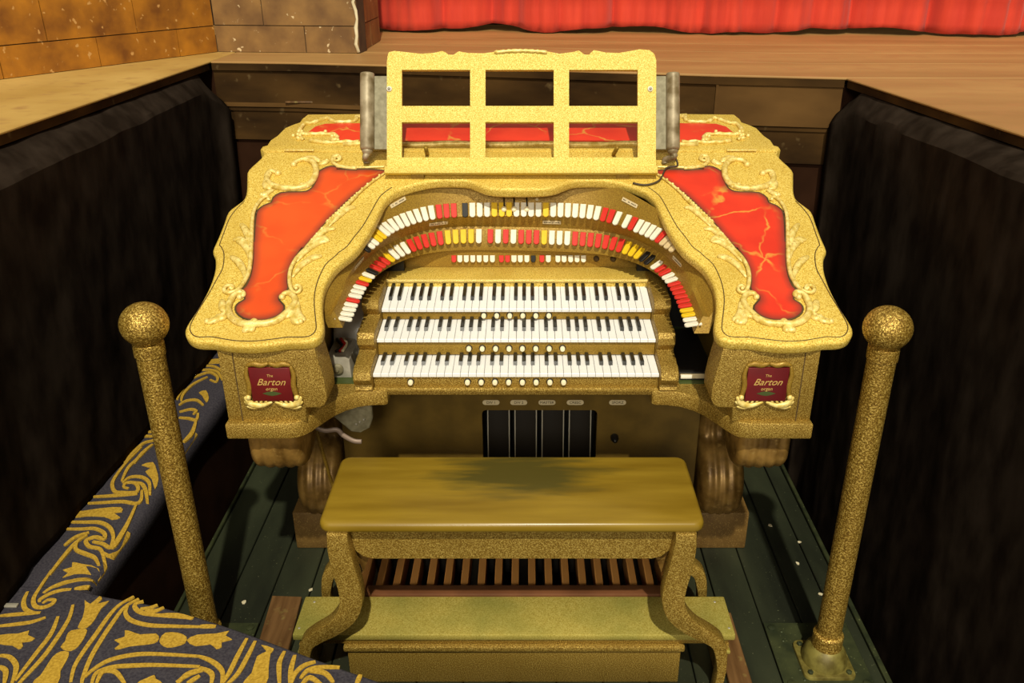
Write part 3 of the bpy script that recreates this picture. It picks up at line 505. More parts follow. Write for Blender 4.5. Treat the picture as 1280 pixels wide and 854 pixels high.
# ================================================================ posts, planks, floor pieces
def post(x, y, label, plate):
    t = thing('guard_post', label, 'post', (x, y, 0), 'gold guard posts')
    h = 1.075
    link('pole', lathe_mesh('pole', [(.036, .05), (.036, h - .035), (.039, h - .033), (.039, h + .0), (.034, h + .004)], (x, y, 0), 28), 'gold_post', t)
    link('ball', lathe_mesh('ball', [(.032, h - .002)] + [(.0605 * math.sin(a), h + .052 - .0575 * math.cos(a)) for a in [math.radians(d) for d in range(34, 180, 12)]] + [(.0008, h + .1095)], (x, y, 0), 28), 'gold_post', t)
    link('collar', lathe_mesh('collar', [(.0445, .075), (.0445, .118), (.040, .123), (.036, .124)], (x, y, 0), 28), 'gold_post', t)
    link('flange_dome', lathe_mesh('flange_dome', [(.068, .014), (.067, .03), (.060, .055), (.046, .074), (.037, .078)], (x, y, 0), 28), 'flange_dull', t)
    r = .078; cx = []
    for sx, sy in ((1, 1), (-1, 1), (-1, -1), (1, -1)):
        for k in range(5):
            a = math.atan2(sy, sx) + (k - 2) * math.pi / 8
            cx.append((x + sx * (r - .022) + .022 * math.cos(a), y + sy * (r - .022) + .022 * math.sin(a)))
    fl = link('flange_plate', prism_mesh('flange_plate', cx, lambda p: (p[0], p[1], .006), lambda p: (p[0], p[1], .017), .003, 2, which='top'), 'flange_dull', t)
    for sx in (-1, 1):
        for sy in (-1, 1):
            link('bolt', lathe_mesh('bolt', [(.0085, 0), (.0085, .006), (.004, .008)], (x + sx * .058, y + sy * .058, .017), 6), 'steel_green', fl)
    return t
post(-.957, 2.0, 'tall gold glitter post with ball top rising behind the carpet edge', 0)
post(.934, 1.975, 'tall gold glitter post with ball top bolted to the steel plate', 1)
for sx, lab in ((.925, 'dark green riveted steel plate under the post beside the black drape'), (-.925, 'dark green riveted steel plate under the post behind the carpet')):
    t = thing('steel_plate', lab, 'plate', (sx, 1.98, 0))
    x0, x1 = (sx - .135, sx + (.135 if sx > 0 else .075))
    box('plate', (x0, x1), (1.86, 2.14), (0, .006), 'steel_green', t, .0015, seg=1)
    for px_ in (x0 + .022, x1 - .022):
        for py_ in (1.885, 2.115):
            link('bolt', lathe_mesh('bolt', [(.013, 0), (.013, .004), (.006, .006)], (px_, py_, .006), 8), 'steel_green', t)
    for k in range(6):
        link('rivet', ball_mesh('rivet', .005, 8, .5), 'steel_green', t, None, Matrix.Translation((x0 + .03 + random.random() * .05, 1.90 + k * .04, .006)))
def plank(pts, label):
    o = slab('loose_plank', pts, .001, .022, 'plank_brown', bev=.002); return tag(o, label, 'plank')
plank([(-.835, 2.25), (-.735, 2.245), (-.700, 1.72), (-.800, 1.72)], 'short worn brown plank on the green floor by the bench foot')
plank([(.622, 2.17), (.690, 2.17), (.690, 1.50), (.622, 1.50)], 'long worn brown plank lying along the gold tread end')
for k, (x, y) in enumerate(((-.86, 1.99), (-.72, 2.30), (-.93, 2.24), (1.03, 2.56), (.99, 2.44), (1.02, 2.28), (.95, 2.66))):
    o = link('paint_chip', prism_mesh('paint_chip', [(x + random.uniform(.005, .010) * math.cos(a), y + random.uniform(.005, .011) * math.sin(a)) for a in [i * 2 * math.pi / 6 for i in range(6)]], lambda p: (p[0], p[1], .0005), lambda p: (p[0], p[1], .003)), 'plaster')
    tag(o, ('tiny pale paint chip beside the foot of the post behind the carpet', 'tiny pale paint chip just past the end of the short brown plank', 'tiny pale paint chip in the post shadow between short plank and black ledge')[k] if k < 3 else 'tiny pale paint chip along the floor edge by the drape and post plate', 'paint chip', 'paint chips on the floor')
# ================================================================ bench
def bench():
    bx = -.019
    t = thing('organ_bench', 'gold bench with worn mustard seat and scrolled legs at the organ', 'bench', (bx, 2.0, 0))
    r = .03; out = []
    for sx, sy in ((1, 1), (-1, 1), (-1, -1), (1, -1)):
        for k in range(5):
            a = math.atan2(sy, sx) + (k - 2) * math.pi / 8
            out.append((bx + sx * (.513 - r) + r * math.cos(a), 2.009 + sy * (.167 - r) + r * math.sin(a)))
    link('seat', prism_mesh('seat', out, lambda p: (p[0], p[1], .588), lambda p: (p[0], p[1], .621), .013, 4), 'bench_varnish', t)
    def apron(y0, y1, nm):
        p = [(-.478, .590), (.478, .590), (.478, .575), (.455, .55), (.445, .53), (.428, .500), (.410, .482), (.385, .474), (-.385, .474), (-.410, .482), (-.428, .500), (-.445, .53), (-.455, .55), (-.478, .575)]
        link(nm, prism_mesh(nm, p, lambda q: (bx + q[0], y0, q[1]), lambda q: (bx + q[0], y1, q[1]), .003, 1), 'gold_sparkle', t)
    apron(1.905, 1.880, 'front_apron'); apron(2.150, 2.125, 'rear_apron')
    for s_ in (-1, 1):
        box('side_apron', (bx + s_ * .452 - .012, bx + s_ * .452 + .012), (1.905, 2.125), (.50, .589), 'gold_sparkle', t)
    # scroll leg outline from a centre line with widths (x outward, z)
    cl = [(.462, .590, .026), (.464, .555, .029), (.4615, .515, .031), (.4555, .464, .032), (.4465, .408, .032), (.446, .355, .031), (.4635, .306, .029), (.503, .262, .024), (.5525, .229, .021), (.585, .199, .019), (.598, .150, .016), (.603, .10, .013), (.600, .05, .012), (.598, .0, .012)]
    C3 = catmull([(a, b, c_) for a, b, c_ in cl], 4); lft = []; rgt = []
    for i, q in enumerate(C3):
        d = (C3[min(i + 1, len(C3) - 1)] - C3[max(i - 1, 0)]); d = Vector((d.x, d.y)).normalized(); nn = Vector((-d.y, d.x))
        lft.append((q.x + nn.x * q.z, max(q.y + nn.y * q.z, 0) if i > 2 else .590)); rgt.append((q.x - nn.x * q.z, max(q.y - nn.y * q.z, 0) if i > 2 else .590))
    poly = lft + rgt[::-1]; q = []
    for v in poly:
        if not q or math.dist(v, q[-1]) > .002: q.append(v)
    for s_ in (-1, 1):
        for (y0, y1) in ((1.838, 1.882), (2.138, 2.180)):
            link('leg', prism_mesh('leg', q, lambda p: (bx + s_ * p[0], y1, p[1]), lambda p: (bx + s_ * p[0], y0, p[1]), .004, 2), 'gold_sparkle', t)
        link('brace', prism_mesh('brace', [(.385, .50), (.44, .50), (.42, .40)], lambda p: (bx + s_ * p[0], 1.97, p[1]), lambda p: (bx + s_ * p[0], 1.91, p[1])), 'bronze', t)
bench()
# pedalboard with a gold tread board in front of it
def pedals():
    bx = -.016
    t = thing('pedalboard', 'wooden organ pedalboard with gold tread board under the bench', 'pedalboard', (bx, 2.2, 0))
    tr = box('tread_board', (bx - .644, bx + .644), (1.892, 2.056), (.168, .190), 'gold_board', t, .005)
    box('tread_moulding', (bx - .628, bx + .628), (1.900, 2.05), (.148, .169), 'gold_sparkle', t, .004)
    for x in (-.63, -.61, .61, .63):
        link('screw', ball_mesh('screw', .004, 8, .4), 'silver', tr, None, Matrix.Translation((bx + x, 1.92 if abs(x) > .62 else 2.03, .190)))
    box('front_cap', (bx - .500, bx + .500), (1.886, 1.935), (.128, .148), 'gold_sparkle', t, .006)
    box('front_panel', (bx - .490, bx + .490), (1.897, 1.925), (.0, .130), 'gold_sparkle', t, .003)
    for s_ in (-1, 1):
        box('end_panel', (bx + s_ * .618 - .012, bx + s_ * .618 + .012), (1.897, 2.05), (.0, .150), 'gold_sparkle', t, .003)
        box('end_cap', (bx + s_ * .618 - .016, bx + s_ * .618 + .016), (1.890, 1.93), (.118, .128), 'gold_board', t, .002)
    box('heel_rail', (bx - .46, bx + .46), (2.058, 2.10), (.09, .196), 'heel_red', t, .003)
    box('pedal_bed', (bx - .55, bx + .55), (2.06, 2.52), (.005, .05), 'black', t)
    nat = box('natural_pedal', (-.0115, .0115), (2.10, 2.52), (.10, .183), 'pedal_wood', t, .003, seg=1)
    nat.location.x = bx - 9 * .0533
    sharp = None
    for k in range(1, 19):
        o = nat.copy(); COL.objects.link(o); o.location.x = bx + (k - 9) * .0533
    for k in range(18):
        if k % 7 in (2, 6): continue
        x = bx + (k - 8.5) * .0533
        if sharp is None: sharp = box('sharp_pedal', (-.010, .010), (2.27, 2.52), (.10, .225), 'black', t, .004, seg=1); sharp.location.x = x
        else:
            o = sharp.copy(); COL.objects.link(o); o.location.x = x
pedals()
# ================================================================ organ console
organ = thing('organ_console', 'gold horseshoe theatre organ console with three manuals and red panelled top', 'organ', (0, 2.6, 0))
SL = .40; Z0 = 1.045; Y0 = 2.02
NW = Vector((0, -SL, 1)).normalized()
def wz(y): return Z0 + SL * (y - Y0)
def wp(p, h=0): return Vector((p[0], p[1], wz(p[1]))) + NW * h
def rp(p, h=0):
    return Vector((p[0], p[1], 1.380 + .20 * (p[1] - 2.859))) + Vector((0, -.196, .98)) * h
half = [tuple(v) for v in catmull([(x, y, 0) for x, y in OUT], 3)]
half = [(x, y) for x, y, _ in half]
full = [(0, 2.866)] + half + [(-x, y) for x, y in half[::-1][1:]]
top = link('console_top', prism_mesh('console_top', full, lambda p: tuple(wp(p, -.036)), lambda p: tuple(wp(p, 0)), .013, 4), 'gold_top', organ)
tag(top, 'gold glitter top with rounded lip')
def panel_mesh(pts, wd=.030, step=.010):
    """thin lacquer panel, finely cut so that the painted dark border fades inwards"""
    bm = bmesh.new(); org = [wp(p, .0022) for p in pts]; n0 = len(pts)
    ov = [bm.verts.new(q) for q in org]; lo = [bm.verts.new(wp(p, -.004)) for p in pts]
    bm.faces.new(ov); side = [bm.faces.new((lo[i], lo[(i + 1) % n0], ov[(i + 1) % n0], ov[i])) for i in range(n0)]
    bm.normal_update()
    x0, x1 = min(p[0] for p in pts), max(p[0] for p in pts); y0, y1 = min(p[1] for p in pts), max(p[1] for p in pts)
    for k in range(1, int((x1 - x0) / step)): bmesh.ops.bisect_plane(bm, geom=bm.verts[:] + bm.edges[:] + bm.faces[:], plane_co=(x0 + k * step, 0, 0), plane_no=(1, 0, 0))
    for k in range(1, int((y1 - y0) / step)): bmesh.ops.bisect_plane(bm, geom=bm.verts[:] + bm.edges[:] + bm.faces[:], plane_co=(0, y0 + k * step, 0), plane_no=(0, 1, 0))
    segs = [(org[i], org[(i + 1) % n0]) for i in range(n0)]
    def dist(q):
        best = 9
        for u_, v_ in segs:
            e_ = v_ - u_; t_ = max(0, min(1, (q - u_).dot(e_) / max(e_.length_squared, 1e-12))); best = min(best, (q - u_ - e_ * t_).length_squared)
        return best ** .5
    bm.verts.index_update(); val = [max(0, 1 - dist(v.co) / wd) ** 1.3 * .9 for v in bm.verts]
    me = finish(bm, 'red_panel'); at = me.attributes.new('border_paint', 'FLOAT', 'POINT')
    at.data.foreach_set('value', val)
    return me
gro = catmull([(x - (.009 if i < 12 else 0), y, 0) for i, (x, y) in enumerate(GROOVE)][4:], 3)
for s_ in (-1, 1):
    link('groove_line', tube_mesh('groove_line', [wp((s_ * v.x, v.y), .0002) for v in gro], .0016, 5, NW, .6), 'groove', top)
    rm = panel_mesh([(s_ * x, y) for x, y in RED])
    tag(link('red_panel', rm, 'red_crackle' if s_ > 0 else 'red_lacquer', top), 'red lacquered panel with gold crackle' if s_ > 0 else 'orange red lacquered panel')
    rb = catmull([(s_ * x, y, 0) for x, y in RED], 2, True)
    link('panel_border', tube_mesh('panel_border', [wp((v.x, v.y), .0018) for v in rb + [rb[0]]], .0028, 5, NW, .7), 'groove', top)
    for nm, pts in TUBES.items():
        C_ = catmull([(x, y, 0) for x, y in pts], 4); n = len(C_)
        r0 = {'ring': .0105, 'spine1': .0068, 'spine2': .0062, 'cup': .0105, 'toprail': .0062}[nm]
        rad = [r0 * (.45 + .55 * math.sin(math.pi * min(1, max(.0, (i + .5) / n))) ** .6) for i in range(n)]
        link('scroll', tube_mesh('scroll', [wp((s_ * v.x, v.y), .005) for v in C_], rad, 8, NW, 1.0), 'gold_ornament', top)
        if nm in ('spine2',):
            B_ = resample([wp((s_ * v.x, v.y), .009) for v in C_[int(n * .55):]], 26)
            vs = []; fs = []; base = ball_mesh('bd', .0048, 6)
            for q in B_:
                k = len(vs); vs += [q + v.co for v in base.vertices]; fs += [tuple(i + k for i in f.vertices) for f in base.polygons]
            link('bead_string', mesh_from('bead_string', vs, fs, True), 'gold_ornament', top)
    for pts in LEAVES:
        C_ = catmull([(x, y, 0) for x, y in pts], 4); n = len(C_)
        rad = [.0105 * (math.sin(math.pi * (.06 + .9 * (i / (n - 1)) ** .8)) ** .8 + .08) for i in range(n)]
        link('leaf', tube_mesh('leaf', [wp((s_ * v.x, v.y), .0025) for v in C_], rad, 8, NW, .65), 'gold_ornament', top)
    for p, r in BEADS:
        link('bead', ball_mesh('bead', r, 10), 'gold_ornament', top, None, Matrix.Translation(wp((s_ * p[0], p[1]), .005)))
# rear lid
rh = [(x, y) for x, y in REAR] + [(.25, 3.19)]
rfull = [(.860, 2.862)] + rh + [(-x, y) for x, y in rh[::-1]] + [(-.860, 2.862)]
lid = link('rear_lid', prism_mesh('rear_lid', rfull, lambda p: tuple(rp(p, -.03)), lambda p: tuple(rp(p, .004)), .005, 2, which='top'), 'gold_top', organ)
rr = [(x, y) for x, y in RRED]
i0 = rr[4:6]
rpoly = rr[0:5] + [(-x, y) for x, y in rr[0:5][::-1]] + [(-x, y) for x, y in rr[5:][::-1]] + rr[5:]
link('red_panel', prism_mesh('red_panel', rpoly, lambda p: tuple(rp(p, 0)), lambda p: tuple(rp(p, .0062))), 'red_crackle', lid)
for s_ in (-1, 1):
    for pts in RTUBES:
        C_ = catmull([(s_ * x, y, 0) for x, y in pts], 4); n = len(C_)
        link('scroll', tube_mesh('scroll', [rp((v.x, v.y), .008) for v in C_], [.0085 * (.55 + .45 * abs(math.sin(i * .9))) for i in range(n)], 7), 'gold_ornament', lid)
    for k in range(9):
        q = RTUBES[0][k % 8]; link('bead', ball_mesh('bead', .007, 8), 'gold_ornament', lid, None, Matrix.Translation(rp((s_ * (q[0] + .012 * (k % 3 - 1)), q[1] + .02 * (k % 2)), .008)))
    box('hinge', tuple(sorted((s_ * .79, s_ * .69))), (2.855, 2.866), (1.384, 1.389), 'gold_bright', lid, .001)
for i in range(2):
    C_ = [rp((x * .05, (2.905, 3.15)[i] + .006 * math.sin(x * 1.1)), .008) for x in range(-12, 13)]
    link('scroll', tube_mesh('scroll', C_, [.007 + .004 * abs(math.sin(k * .7)) for k in range(25)], 7), 'gold_ornament', lid)

# body: side walls, front name blocks, plinth, back
def sideprof(s_, x0, x1, nm, mat, y0, y1, z0, drop):
    p = [(y0, z0), (y1, z0), (y1, wz(min(y1, 2.86)) - drop), (y0, wz(y0) - drop)]
    return link(nm, prism_mesh(nm, p, lambda q: (s_ * x0, q[0], q[1]), lambda q: (s_ * x1, q[0], q[1])), mat, organ)
for s_ in (-1, 1):
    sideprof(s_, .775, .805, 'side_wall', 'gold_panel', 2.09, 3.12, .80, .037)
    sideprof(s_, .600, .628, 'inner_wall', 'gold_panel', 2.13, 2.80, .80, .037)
    # front block, its inner edge swelling in an S
    p = [(.808, .805), (.808, 1.030), (.545, 1.030), (.540, 1.00), (.531, .95), (.526, .91), (.526, .875), (.535, .856), (.55, .848), (.588, .848), (.590, .805)]
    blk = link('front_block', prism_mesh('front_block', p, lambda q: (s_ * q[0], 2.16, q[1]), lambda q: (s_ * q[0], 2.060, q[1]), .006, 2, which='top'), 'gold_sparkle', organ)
    box('corner_groove', tuple(sorted((s_ * .7685, s_ * .7655))), (2.0592, 2.062), (.807, 1.028), 'groove', organ)
    # name plate
    cx = s_ * .672 + .0; zc = .923
    pl = box('name_plate', (cx - .056, cx + .056), (2.050, 2.058), (zc - .048, zc + .054), 'maroon', organ, .002)
    tag(pl, 'small dark red name plate with gold script')
    RX = Matrix(((1, 0, 0, 0), (0, 0, -1, 0), (0, 1, 0, 0), (0, 0, 0, 1)))
    for s_txt, sz, dz, sh in (('The', .011, .030, .2), ('Barton', .028, .010, .45), ('organ', .014, -.010, .2)):
        link('lettering', text_mesh('lettering', s_txt, sz, sh), 'gold_leaf', pl, None, Matrix.Translation((cx, 2.0496, zc + dz)) @ RX)
    em = [(-.026, -.024), (-.012, -.019), (0, -.017), (.012, -.019), (.026, -.024), (.012, -.029), (0, -.031), (-.012, -.029)]
    link('emblem', prism_mesh('emblem', em, lambda q: (cx + q[0], 2.0502, zc + q[1]), lambda q: (cx + q[0], 2.0494, zc + q[1])), 'emblem_green', pl)
    fy = 2.053
    def fr(pts, rads, nm='frame_scroll', m_='gold_panel'):
        C_ = catmull([(cx + a, fy, zc + b) for a, b in pts], 4); n = len(C_)
        rr_ = [rads[0] + (rads[1] - rads[0]) * math.sin(math.pi * i / (n - 1)) for i in range(n)]
        link(nm, tube_mesh(nm, C_, rr_, 7, (0, 1, 0), .7), m_, pl)
    for q in (-1, 1):
        fr([(q * .058, .058), (q * .064, .03), (q * .060, 0), (q * .064, -.03), (q * .066, -.045)], (.004, .008))
        fr([(q * .060, .058), (q * .04, .064), (q * .02, .060), (0, .066)], (.004, .009))
        fr([(q * .078, -.036), (q * .072, -.043), (q * .062, -.058), (q * .035, -.063), (q * .004, -.052)], (.003, .010), 'leaf', 'gold_ornament')
        fr([(q * .075, -.066), (q * .055, -.070), (q * .030, -.064)], (.002, .005), 'leaf', 'gold_ornament')
        fr([(q * .080, -.050), (q * .07, -.058), (q * .05, -.062)], (.002, .005), 'leaf', 'gold_ornament')
        for k in range(4):
            fr([(q * (.018 + .013 * k), -.046 - .001 * k), (q * (.024 + .013 * k), -.056)], (.002, .004), 'leaf', 'gold_ornament')
        link('bead', ball_mesh('bead', .008, 8), 'gold_ornament', pl, None, Matrix.Translation((cx + q * .066, fy - .002, zc - .036)))
# plinth and key desk in one curved slab
pc = [(.812, 2.045), (.640, 2.045), (.618, 2.050), (.602, 2.062), (.585, 2.085), (.565, 2.125), (.543, 2.165), (.515, 2.200), (.480, 2.225), (.440, 2.236), (.405, 2.238), (.395, 2.245), (.392, 2.262)]
for s_ in (-1, 1):
    p = [(s_ * x - .0, y) for x, y in pc] + [(s_ * .392, 2.60), (s_ * .812, 2.60)]
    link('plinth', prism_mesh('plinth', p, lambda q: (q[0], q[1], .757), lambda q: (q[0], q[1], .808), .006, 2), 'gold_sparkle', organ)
box('desk_underside', (-.395, .395), (2.29, 2.57), (.772, .786), 'knee_brown', organ)
box('desk_underside', (-.80, .80), (2.56, 3.12), (.735, .757), 'knee_brown', organ)
box('back_panel', (-.80, .80), (3.09, 3.125), (.05, 1.40), 'knee_brown', organ)
# knee panel with pedal opening
kx = .0
hole = [(-.132, .20), (.263, .20), (.263, .553), (.258, .562), (.250, .566), (-.120, .566), (-.128, .562), (-.132, .553)]
kp = link('knee_panel', prism_mesh('knee_panel', [(-.60, .02), (.60, .02), (.60, .774), (-.60, .774)], lambda q: (q[0], 2.575, q[1]), lambda q: (q[0], 2.550, q[1]), holes=[hole]), 'knee_brown', organ)
box('pedal_cavity', (-.14, .27), (2.74, 2.76), (.19, .58), 'black', organ)
for s_ in (-1, 1): box('knee_side', tuple(sorted((s_ * .60, s_ * .615))), (2.55, 3.10), (.02, .757), 'knee_brown', organ)
for k in range(4):
    x = -.078 + k * .0955
    sp = thing('swell_pedal', '', None) if False else box('swell_pedal', (x - .037, x + .037), (-.009, .009), (-.20, .20), 'shoe_black', organ, .003, matrix=Matrix.Translation((0, 2.60, .385)) @ Matrix.Rotation(math.radians(-10), 4, 'X'))
    for q in (-1, 1):
        box('metal_edge', (x + q * .0375 - .0018, x + q * .0375 + .0018), (-.011, .007), (-.20, .20), 'silver', sp, matrix=WM[sp])
for x, s_txt in ((-.100, 'DIV 1'), (-.006, 'DIV 2'), (.090, 'MASTER'), (.186, 'CRESC'), (.330, 'SFORZ')):
    x -= .0
    pts = []
    for sg in (1, -1):
        for k in range(7):
            a = -math.pi / 2 + math.pi * k / 6; pts.append((x + sg * (.020 + .009 * math.cos(a)), .597 + sg * .009 * math.sin(a)))
    o = link('pedal_label', prism_mesh('pedal_label', pts, lambda q: (q[0], 2.551, q[1]), lambda q: (q[0], 2.547, q[1])), 'paper', organ)
    link('lettering', text_mesh('lettering', s_txt, .0135), 'ink', o, None, Matrix.Translation((x, 2.5466, .597)) @ RX)
link('toe_stud', lathe_mesh('toe_stud', [(.014, 0), (.014, .012), (.008, .03), (.002, .034)], (0, 0, 0), 12), 'black', organ, None, Matrix.Translation((.325, 2.55, .46)) @ Matrix.Rotation(math.radians(90), 4, 'X'))
# scroll brackets under the wings
prof = [(2.095, .760), (2.095, .690), (2.105, .640), (2.135, .612), (2.180, .602), (2.240, .616), (2.320, .650), (2.420, .655), (2.520, .600), (2.575, .530), (2.588, .475), (2.572, .440), (2.530, .412), (2.480, .360), (2.455, .295), (2.460, .235), (2.485, .188), (2.530, .163), (2.57, .156)]
PC = catmull([(0, a, b) for a, b in prof], 3)
def bracket(s_):
    xs_ = [.628 + .150 * k / 24 for k in range(25)]; vs = []; fs = []; n = len(PC)
    for i, q in enumerate(PC):
        d = (PC[min(i + 1, n - 1)] - PC[max(i - 1, 0)]).normalized(); nn = Vector((0, d.z, -d.y))
        if nn.y > 0 and False: nn = -nn
        for k, x in enumerate(xs_):
            f_ = k / 24; rip = .006 * abs(math.sin(f_ * math.pi * 5)) - (.012 if q.z > .46 else .035) * (abs(f_ - .5) * 2) ** 4
            v = q + nn * rip; vs.append((s_ * x, v.y, v.z))
    for i in range(n - 1):
        for k in range(24): a = i * 25 + k; fs.append((a, a + 1, a + 26, a + 25))
    b0 = len(vs)
    for x in (xs_[0], xs_[-1]):
        vs += [(s_ * x, 2.9, .156), (s_ * x, 2.9, .760)]
    L_ = [i * 25 for i in range(n)]; R_ = [i * 25 + 24 for i in range(n)]
    fs.append(tuple(L_ + [b0, b0 + 1])); fs.append(tuple((R_ + [b0 + 2, b0 + 3])[::-1]))
    fs.append(tuple(range(25)) + (b0 + 3, b0 + 1)); fs.append(tuple(range((n - 1) * 25, n * 25)) + (b0 + 2, b0)); fs.append((b0, b0 + 1, b0 + 3, b0 + 2))
    return mesh_from('scroll_bracket', vs, fs, True)
for s_ in (-1, 1):
    me = bracket(s_); me.set_sharp_from_angle(angle=math.radians(50))
    tag(link('scroll_bracket', me, 'bronze', organ), 'carved bronze brown scroll bracket')
    box('bracket_base', tuple(sorted((s_ * .640, s_ * .822))), (2.525, 2.92), (0, .158), 'base_brown', organ, .006)

# manuals
MX = -.0107; PITCH = .0235; HW = 18 * PITCH
FR = [(2.248, .859, 2.0), (2.351, .924, 4.0), (2.467, .975, 8.5)]
def keymesh(w_, l_, h_, bev, nm, slope=0):
    bm = bmesh.new(); vs = [bm.verts.new((a, b - (slope if c > -1e-6 and b < .001 else 0) * -1, c)) for a in (-w_ / 2, w_ / 2) for b in (0, l_) for c in (-h_, 0)]
    for f in ((0, 1, 3, 2), (4, 6, 7, 5), (0, 4, 5, 1), (2, 3, 7, 6), (0, 2, 6, 4), (1, 5, 7, 3)): bm.faces.new([vs[i] for i in f])
    bmesh.ops.recalc_face_normals(bm, faces=bm.faces)
    es = [e for e in bm.edges if all(v.co.z > -1e-6 for v in e.verts)]
    bmesh.ops.bevel(bm, geom=es, offset=bev, segments=1, affect='EDGES')
    return finish(bm, nm)
WK = keymesh(PITCH - .0011, .150, .011, .0012, 'white_key'); WK.materials.append(MATS['key_white'])
BK = keymesh(.0115, .096, .013, .0018, 'black_key', .006); BK.materials.append(MATS['key_black'])
for k, (fy, fz, ang) in enumerate(FR):
    mt = Matrix.Translation((MX, fy, fz)) @ Matrix.Rotation(math.radians(ang), 4, 'X')
    man = box('manual', (-HW - .001, HW + .001), (.012, .165), (-.022, -.0112), 'black', organ, matrix=mt)
    tag(man, ('bottom', 'middle', 'top')[k] + ' keyboard of white and black keys')
    for i in range(36):
        link('white_key', WK, None, man, None, mt @ Matrix.Translation((-HW + (i + .5) * PITCH, 0, 0)))
        if i < 35 and i % 7 in (0, 1, 3, 4, 5):
            sh = {0: -.0022, 1: .0022, 3: -.003, 4: 0, 5: .003}[i % 7]
            link('black_key', BK, None, man, None, mt @ Matrix.Translation((-HW + (i + 1) * PITCH + sh, .052, .0125)))
    zb = .808 if k == 0 else FR[k - 1][1] + .004 + math.sin(math.radians(FR[k - 1][2])) * .11
    sl = box('key_slip', (MX - HW, MX + HW), (fy + .010, fy + .030), (zb, fz - .0125), 'gold_sparkle' if k == 0 else 'gold_panel', organ, .002)
    us = [[512.9] + [584.2 + 17.2 * i for i in range(8)], [586 + 16.75 * i for i in range(8)], [604.6 + 16.3 * i for i in range(6)]][k]
    D = (2.53, 2.60, 2.68)[k]
    for u in us:
        x = .020 + (u - 658) / 1067 * D; z = (zb + fz - .0125) / 2 + .001
        ring = link('piston_ring', lathe_mesh('piston_ring', [(.0105, 0), (.0105, .003), (.0085, .004)], seg=14), 'black', sl, None, Matrix.Translation((x, fy + .0105, z)) @ Matrix.Rotation(math.radians(90), 4, 'X'))
        link('piston', lathe_mesh('piston', [(.0078, 0), (.0078, .010), (.0065, .012), (.001, .0125)], seg=14), 'cream', sl, None, Matrix.Translation((x, fy + .0085, z)) @ Matrix.Rotation(math.radians(90), 4, 'X'))
box('slip_moulding', (MX - HW, MX + HW), (2.246, 2.275), (.796, .812), 'gold_sparkle', organ, .005)
box('slip_moulding', (MX - HW - .01, MX + HW + .01), (2.255, 2.30), (.784, .797), 'gold_sparkle', organ, .003)
cp = [(2.238, .806), (2.232, .812), (2.238, .826), (2.226, .834), (2.218, .852), (2.224, .872), (2.245, .884), (2.270, .884), (2.290, .890), (2.325, .890), (2.338, .896), (2.330, .908), (2.318, .920), (2.318, .940), (2.330, .954), (2.355, .958), (2.375, .954), (2.400, .958), (2.438, .958), (2.450, .964), (2.440, .976), (2.430, .990), (2.434, 1.008), (2.450, 1.018), (2.48, 1.018), (2.60, 1.030), (2.66, 1.030), (2.66, .806)]
for s_ in (-1, 1):
    xa, xb = MX + s_ * (HW + .001), MX + s_ * (HW + .054)
    link('key_cheek', prism_mesh('key_cheek', cp, lambda q: (xa, q[0], q[1]), lambda q: (xb, q[0], q[1]), .004, 2), 'gold_sparkle', organ)
box('music_ledge', (MX - HW - .045, MX + HW + .045), (2.606, 2.74), (.990, 1.016), 'gold_top', organ, .004)
box('ledge_bead', (MX - HW - .02, MX + HW + .02), (2.600, 2.612), (1.012, 1.022), 'gold_bright', organ, .004)

# stop rails: a horseshoe bolster with two rows of tabs
def smooth_path(P_):
    Q_ = [Vector(p) for p in P_]
    for _ in range(2): Q_ = [Q_[0]] + [(Q_[i - 1] + Q_[i] * 2 + Q_[i + 1]) / 4 for i in range(1, len(Q_) - 1)] + [Q_[-1]]
    return catmull(Q_, 4)
LP = smooth_path(LOW); UPc = smooth_path(UP)
def nrm_at(P_, i):
    t = P_[min(i + 1, len(P_) - 1)] - P_[max(i - 1, 0)]; n = Vector((-t.y, t.x, 0)); return n.normalized()
ext = []
for (x, y) in ((-.528, 2.215), (-.520, 2.28), (-.502, 2.37), (-.490, 2.44)): ext.append(Vector((x, y, min(1.045 + .15 * (y - 2.242) + .100, wz(y) - .045))))
UX = smooth_path(ext + [Vector(p) for p in UP] + [Vector((-v.x, v.y, v.z)) for v in ext[::-1]])
LX = smooth_path([(LOW[0][0], LOW[0][1] - .012, LOW[0][2])] + list(LOW) + [(LOW[-1][0], LOW[-1][1] - .012, LOW[-1][2])])
N = 90
RLn = resample(LX, N); RUn = resample(UX, N)
secs = []
for i in range(N):
    nl, nu = nrm_at(RLn, i), nrm_at(RUn, i); L_, U_ = RLn[i], RUn[i]; z = Vector((0, 0, 1)); capz = wz(U_.y) - .04
    def capv(v): v = v.copy(); v.z = max(wz(v.y) - .02, L_.z + .05); return v
    def lim(v): v = v.copy(); v.z = min(v.z, max(capz, L_.z + .03)); return v
    secs.append([capv(U_ + nu * .040), lim(U_ + nu * .026 + z * .024), lim(U_ + nu * .008 - z * .024), L_ + nl * .024 + z * .026, L_ + nl * .004 - z * .024, L_ + nl * .004 - z * (.026 + .024 * abs(nl.y)), L_ + nl * .045 - z * (.026 + .024 * abs(nl.y))])
vs = [v for s_ in secs for v in s_]; K = len(secs[0])
fs = [(i * K + k, i * K + k + 1, (i + 1) * K + k + 1, (i + 1) * K + k) for i in range(N - 1) for k in range(K - 1)]
fs += [tuple(range(K)), tuple(range((N - 1) * K, N * K))[::-1]]
rme = mesh_from('stop_rail', vs, fs, True); rme.set_sharp_from_angle(angle=math.radians(28))
rail = link('stop_rail', rme, 'gold_panel', organ)
box('rear_board', (-.40, .40), (2.742, 2.775), (.985, 1.10), 'gold_panel', organ)
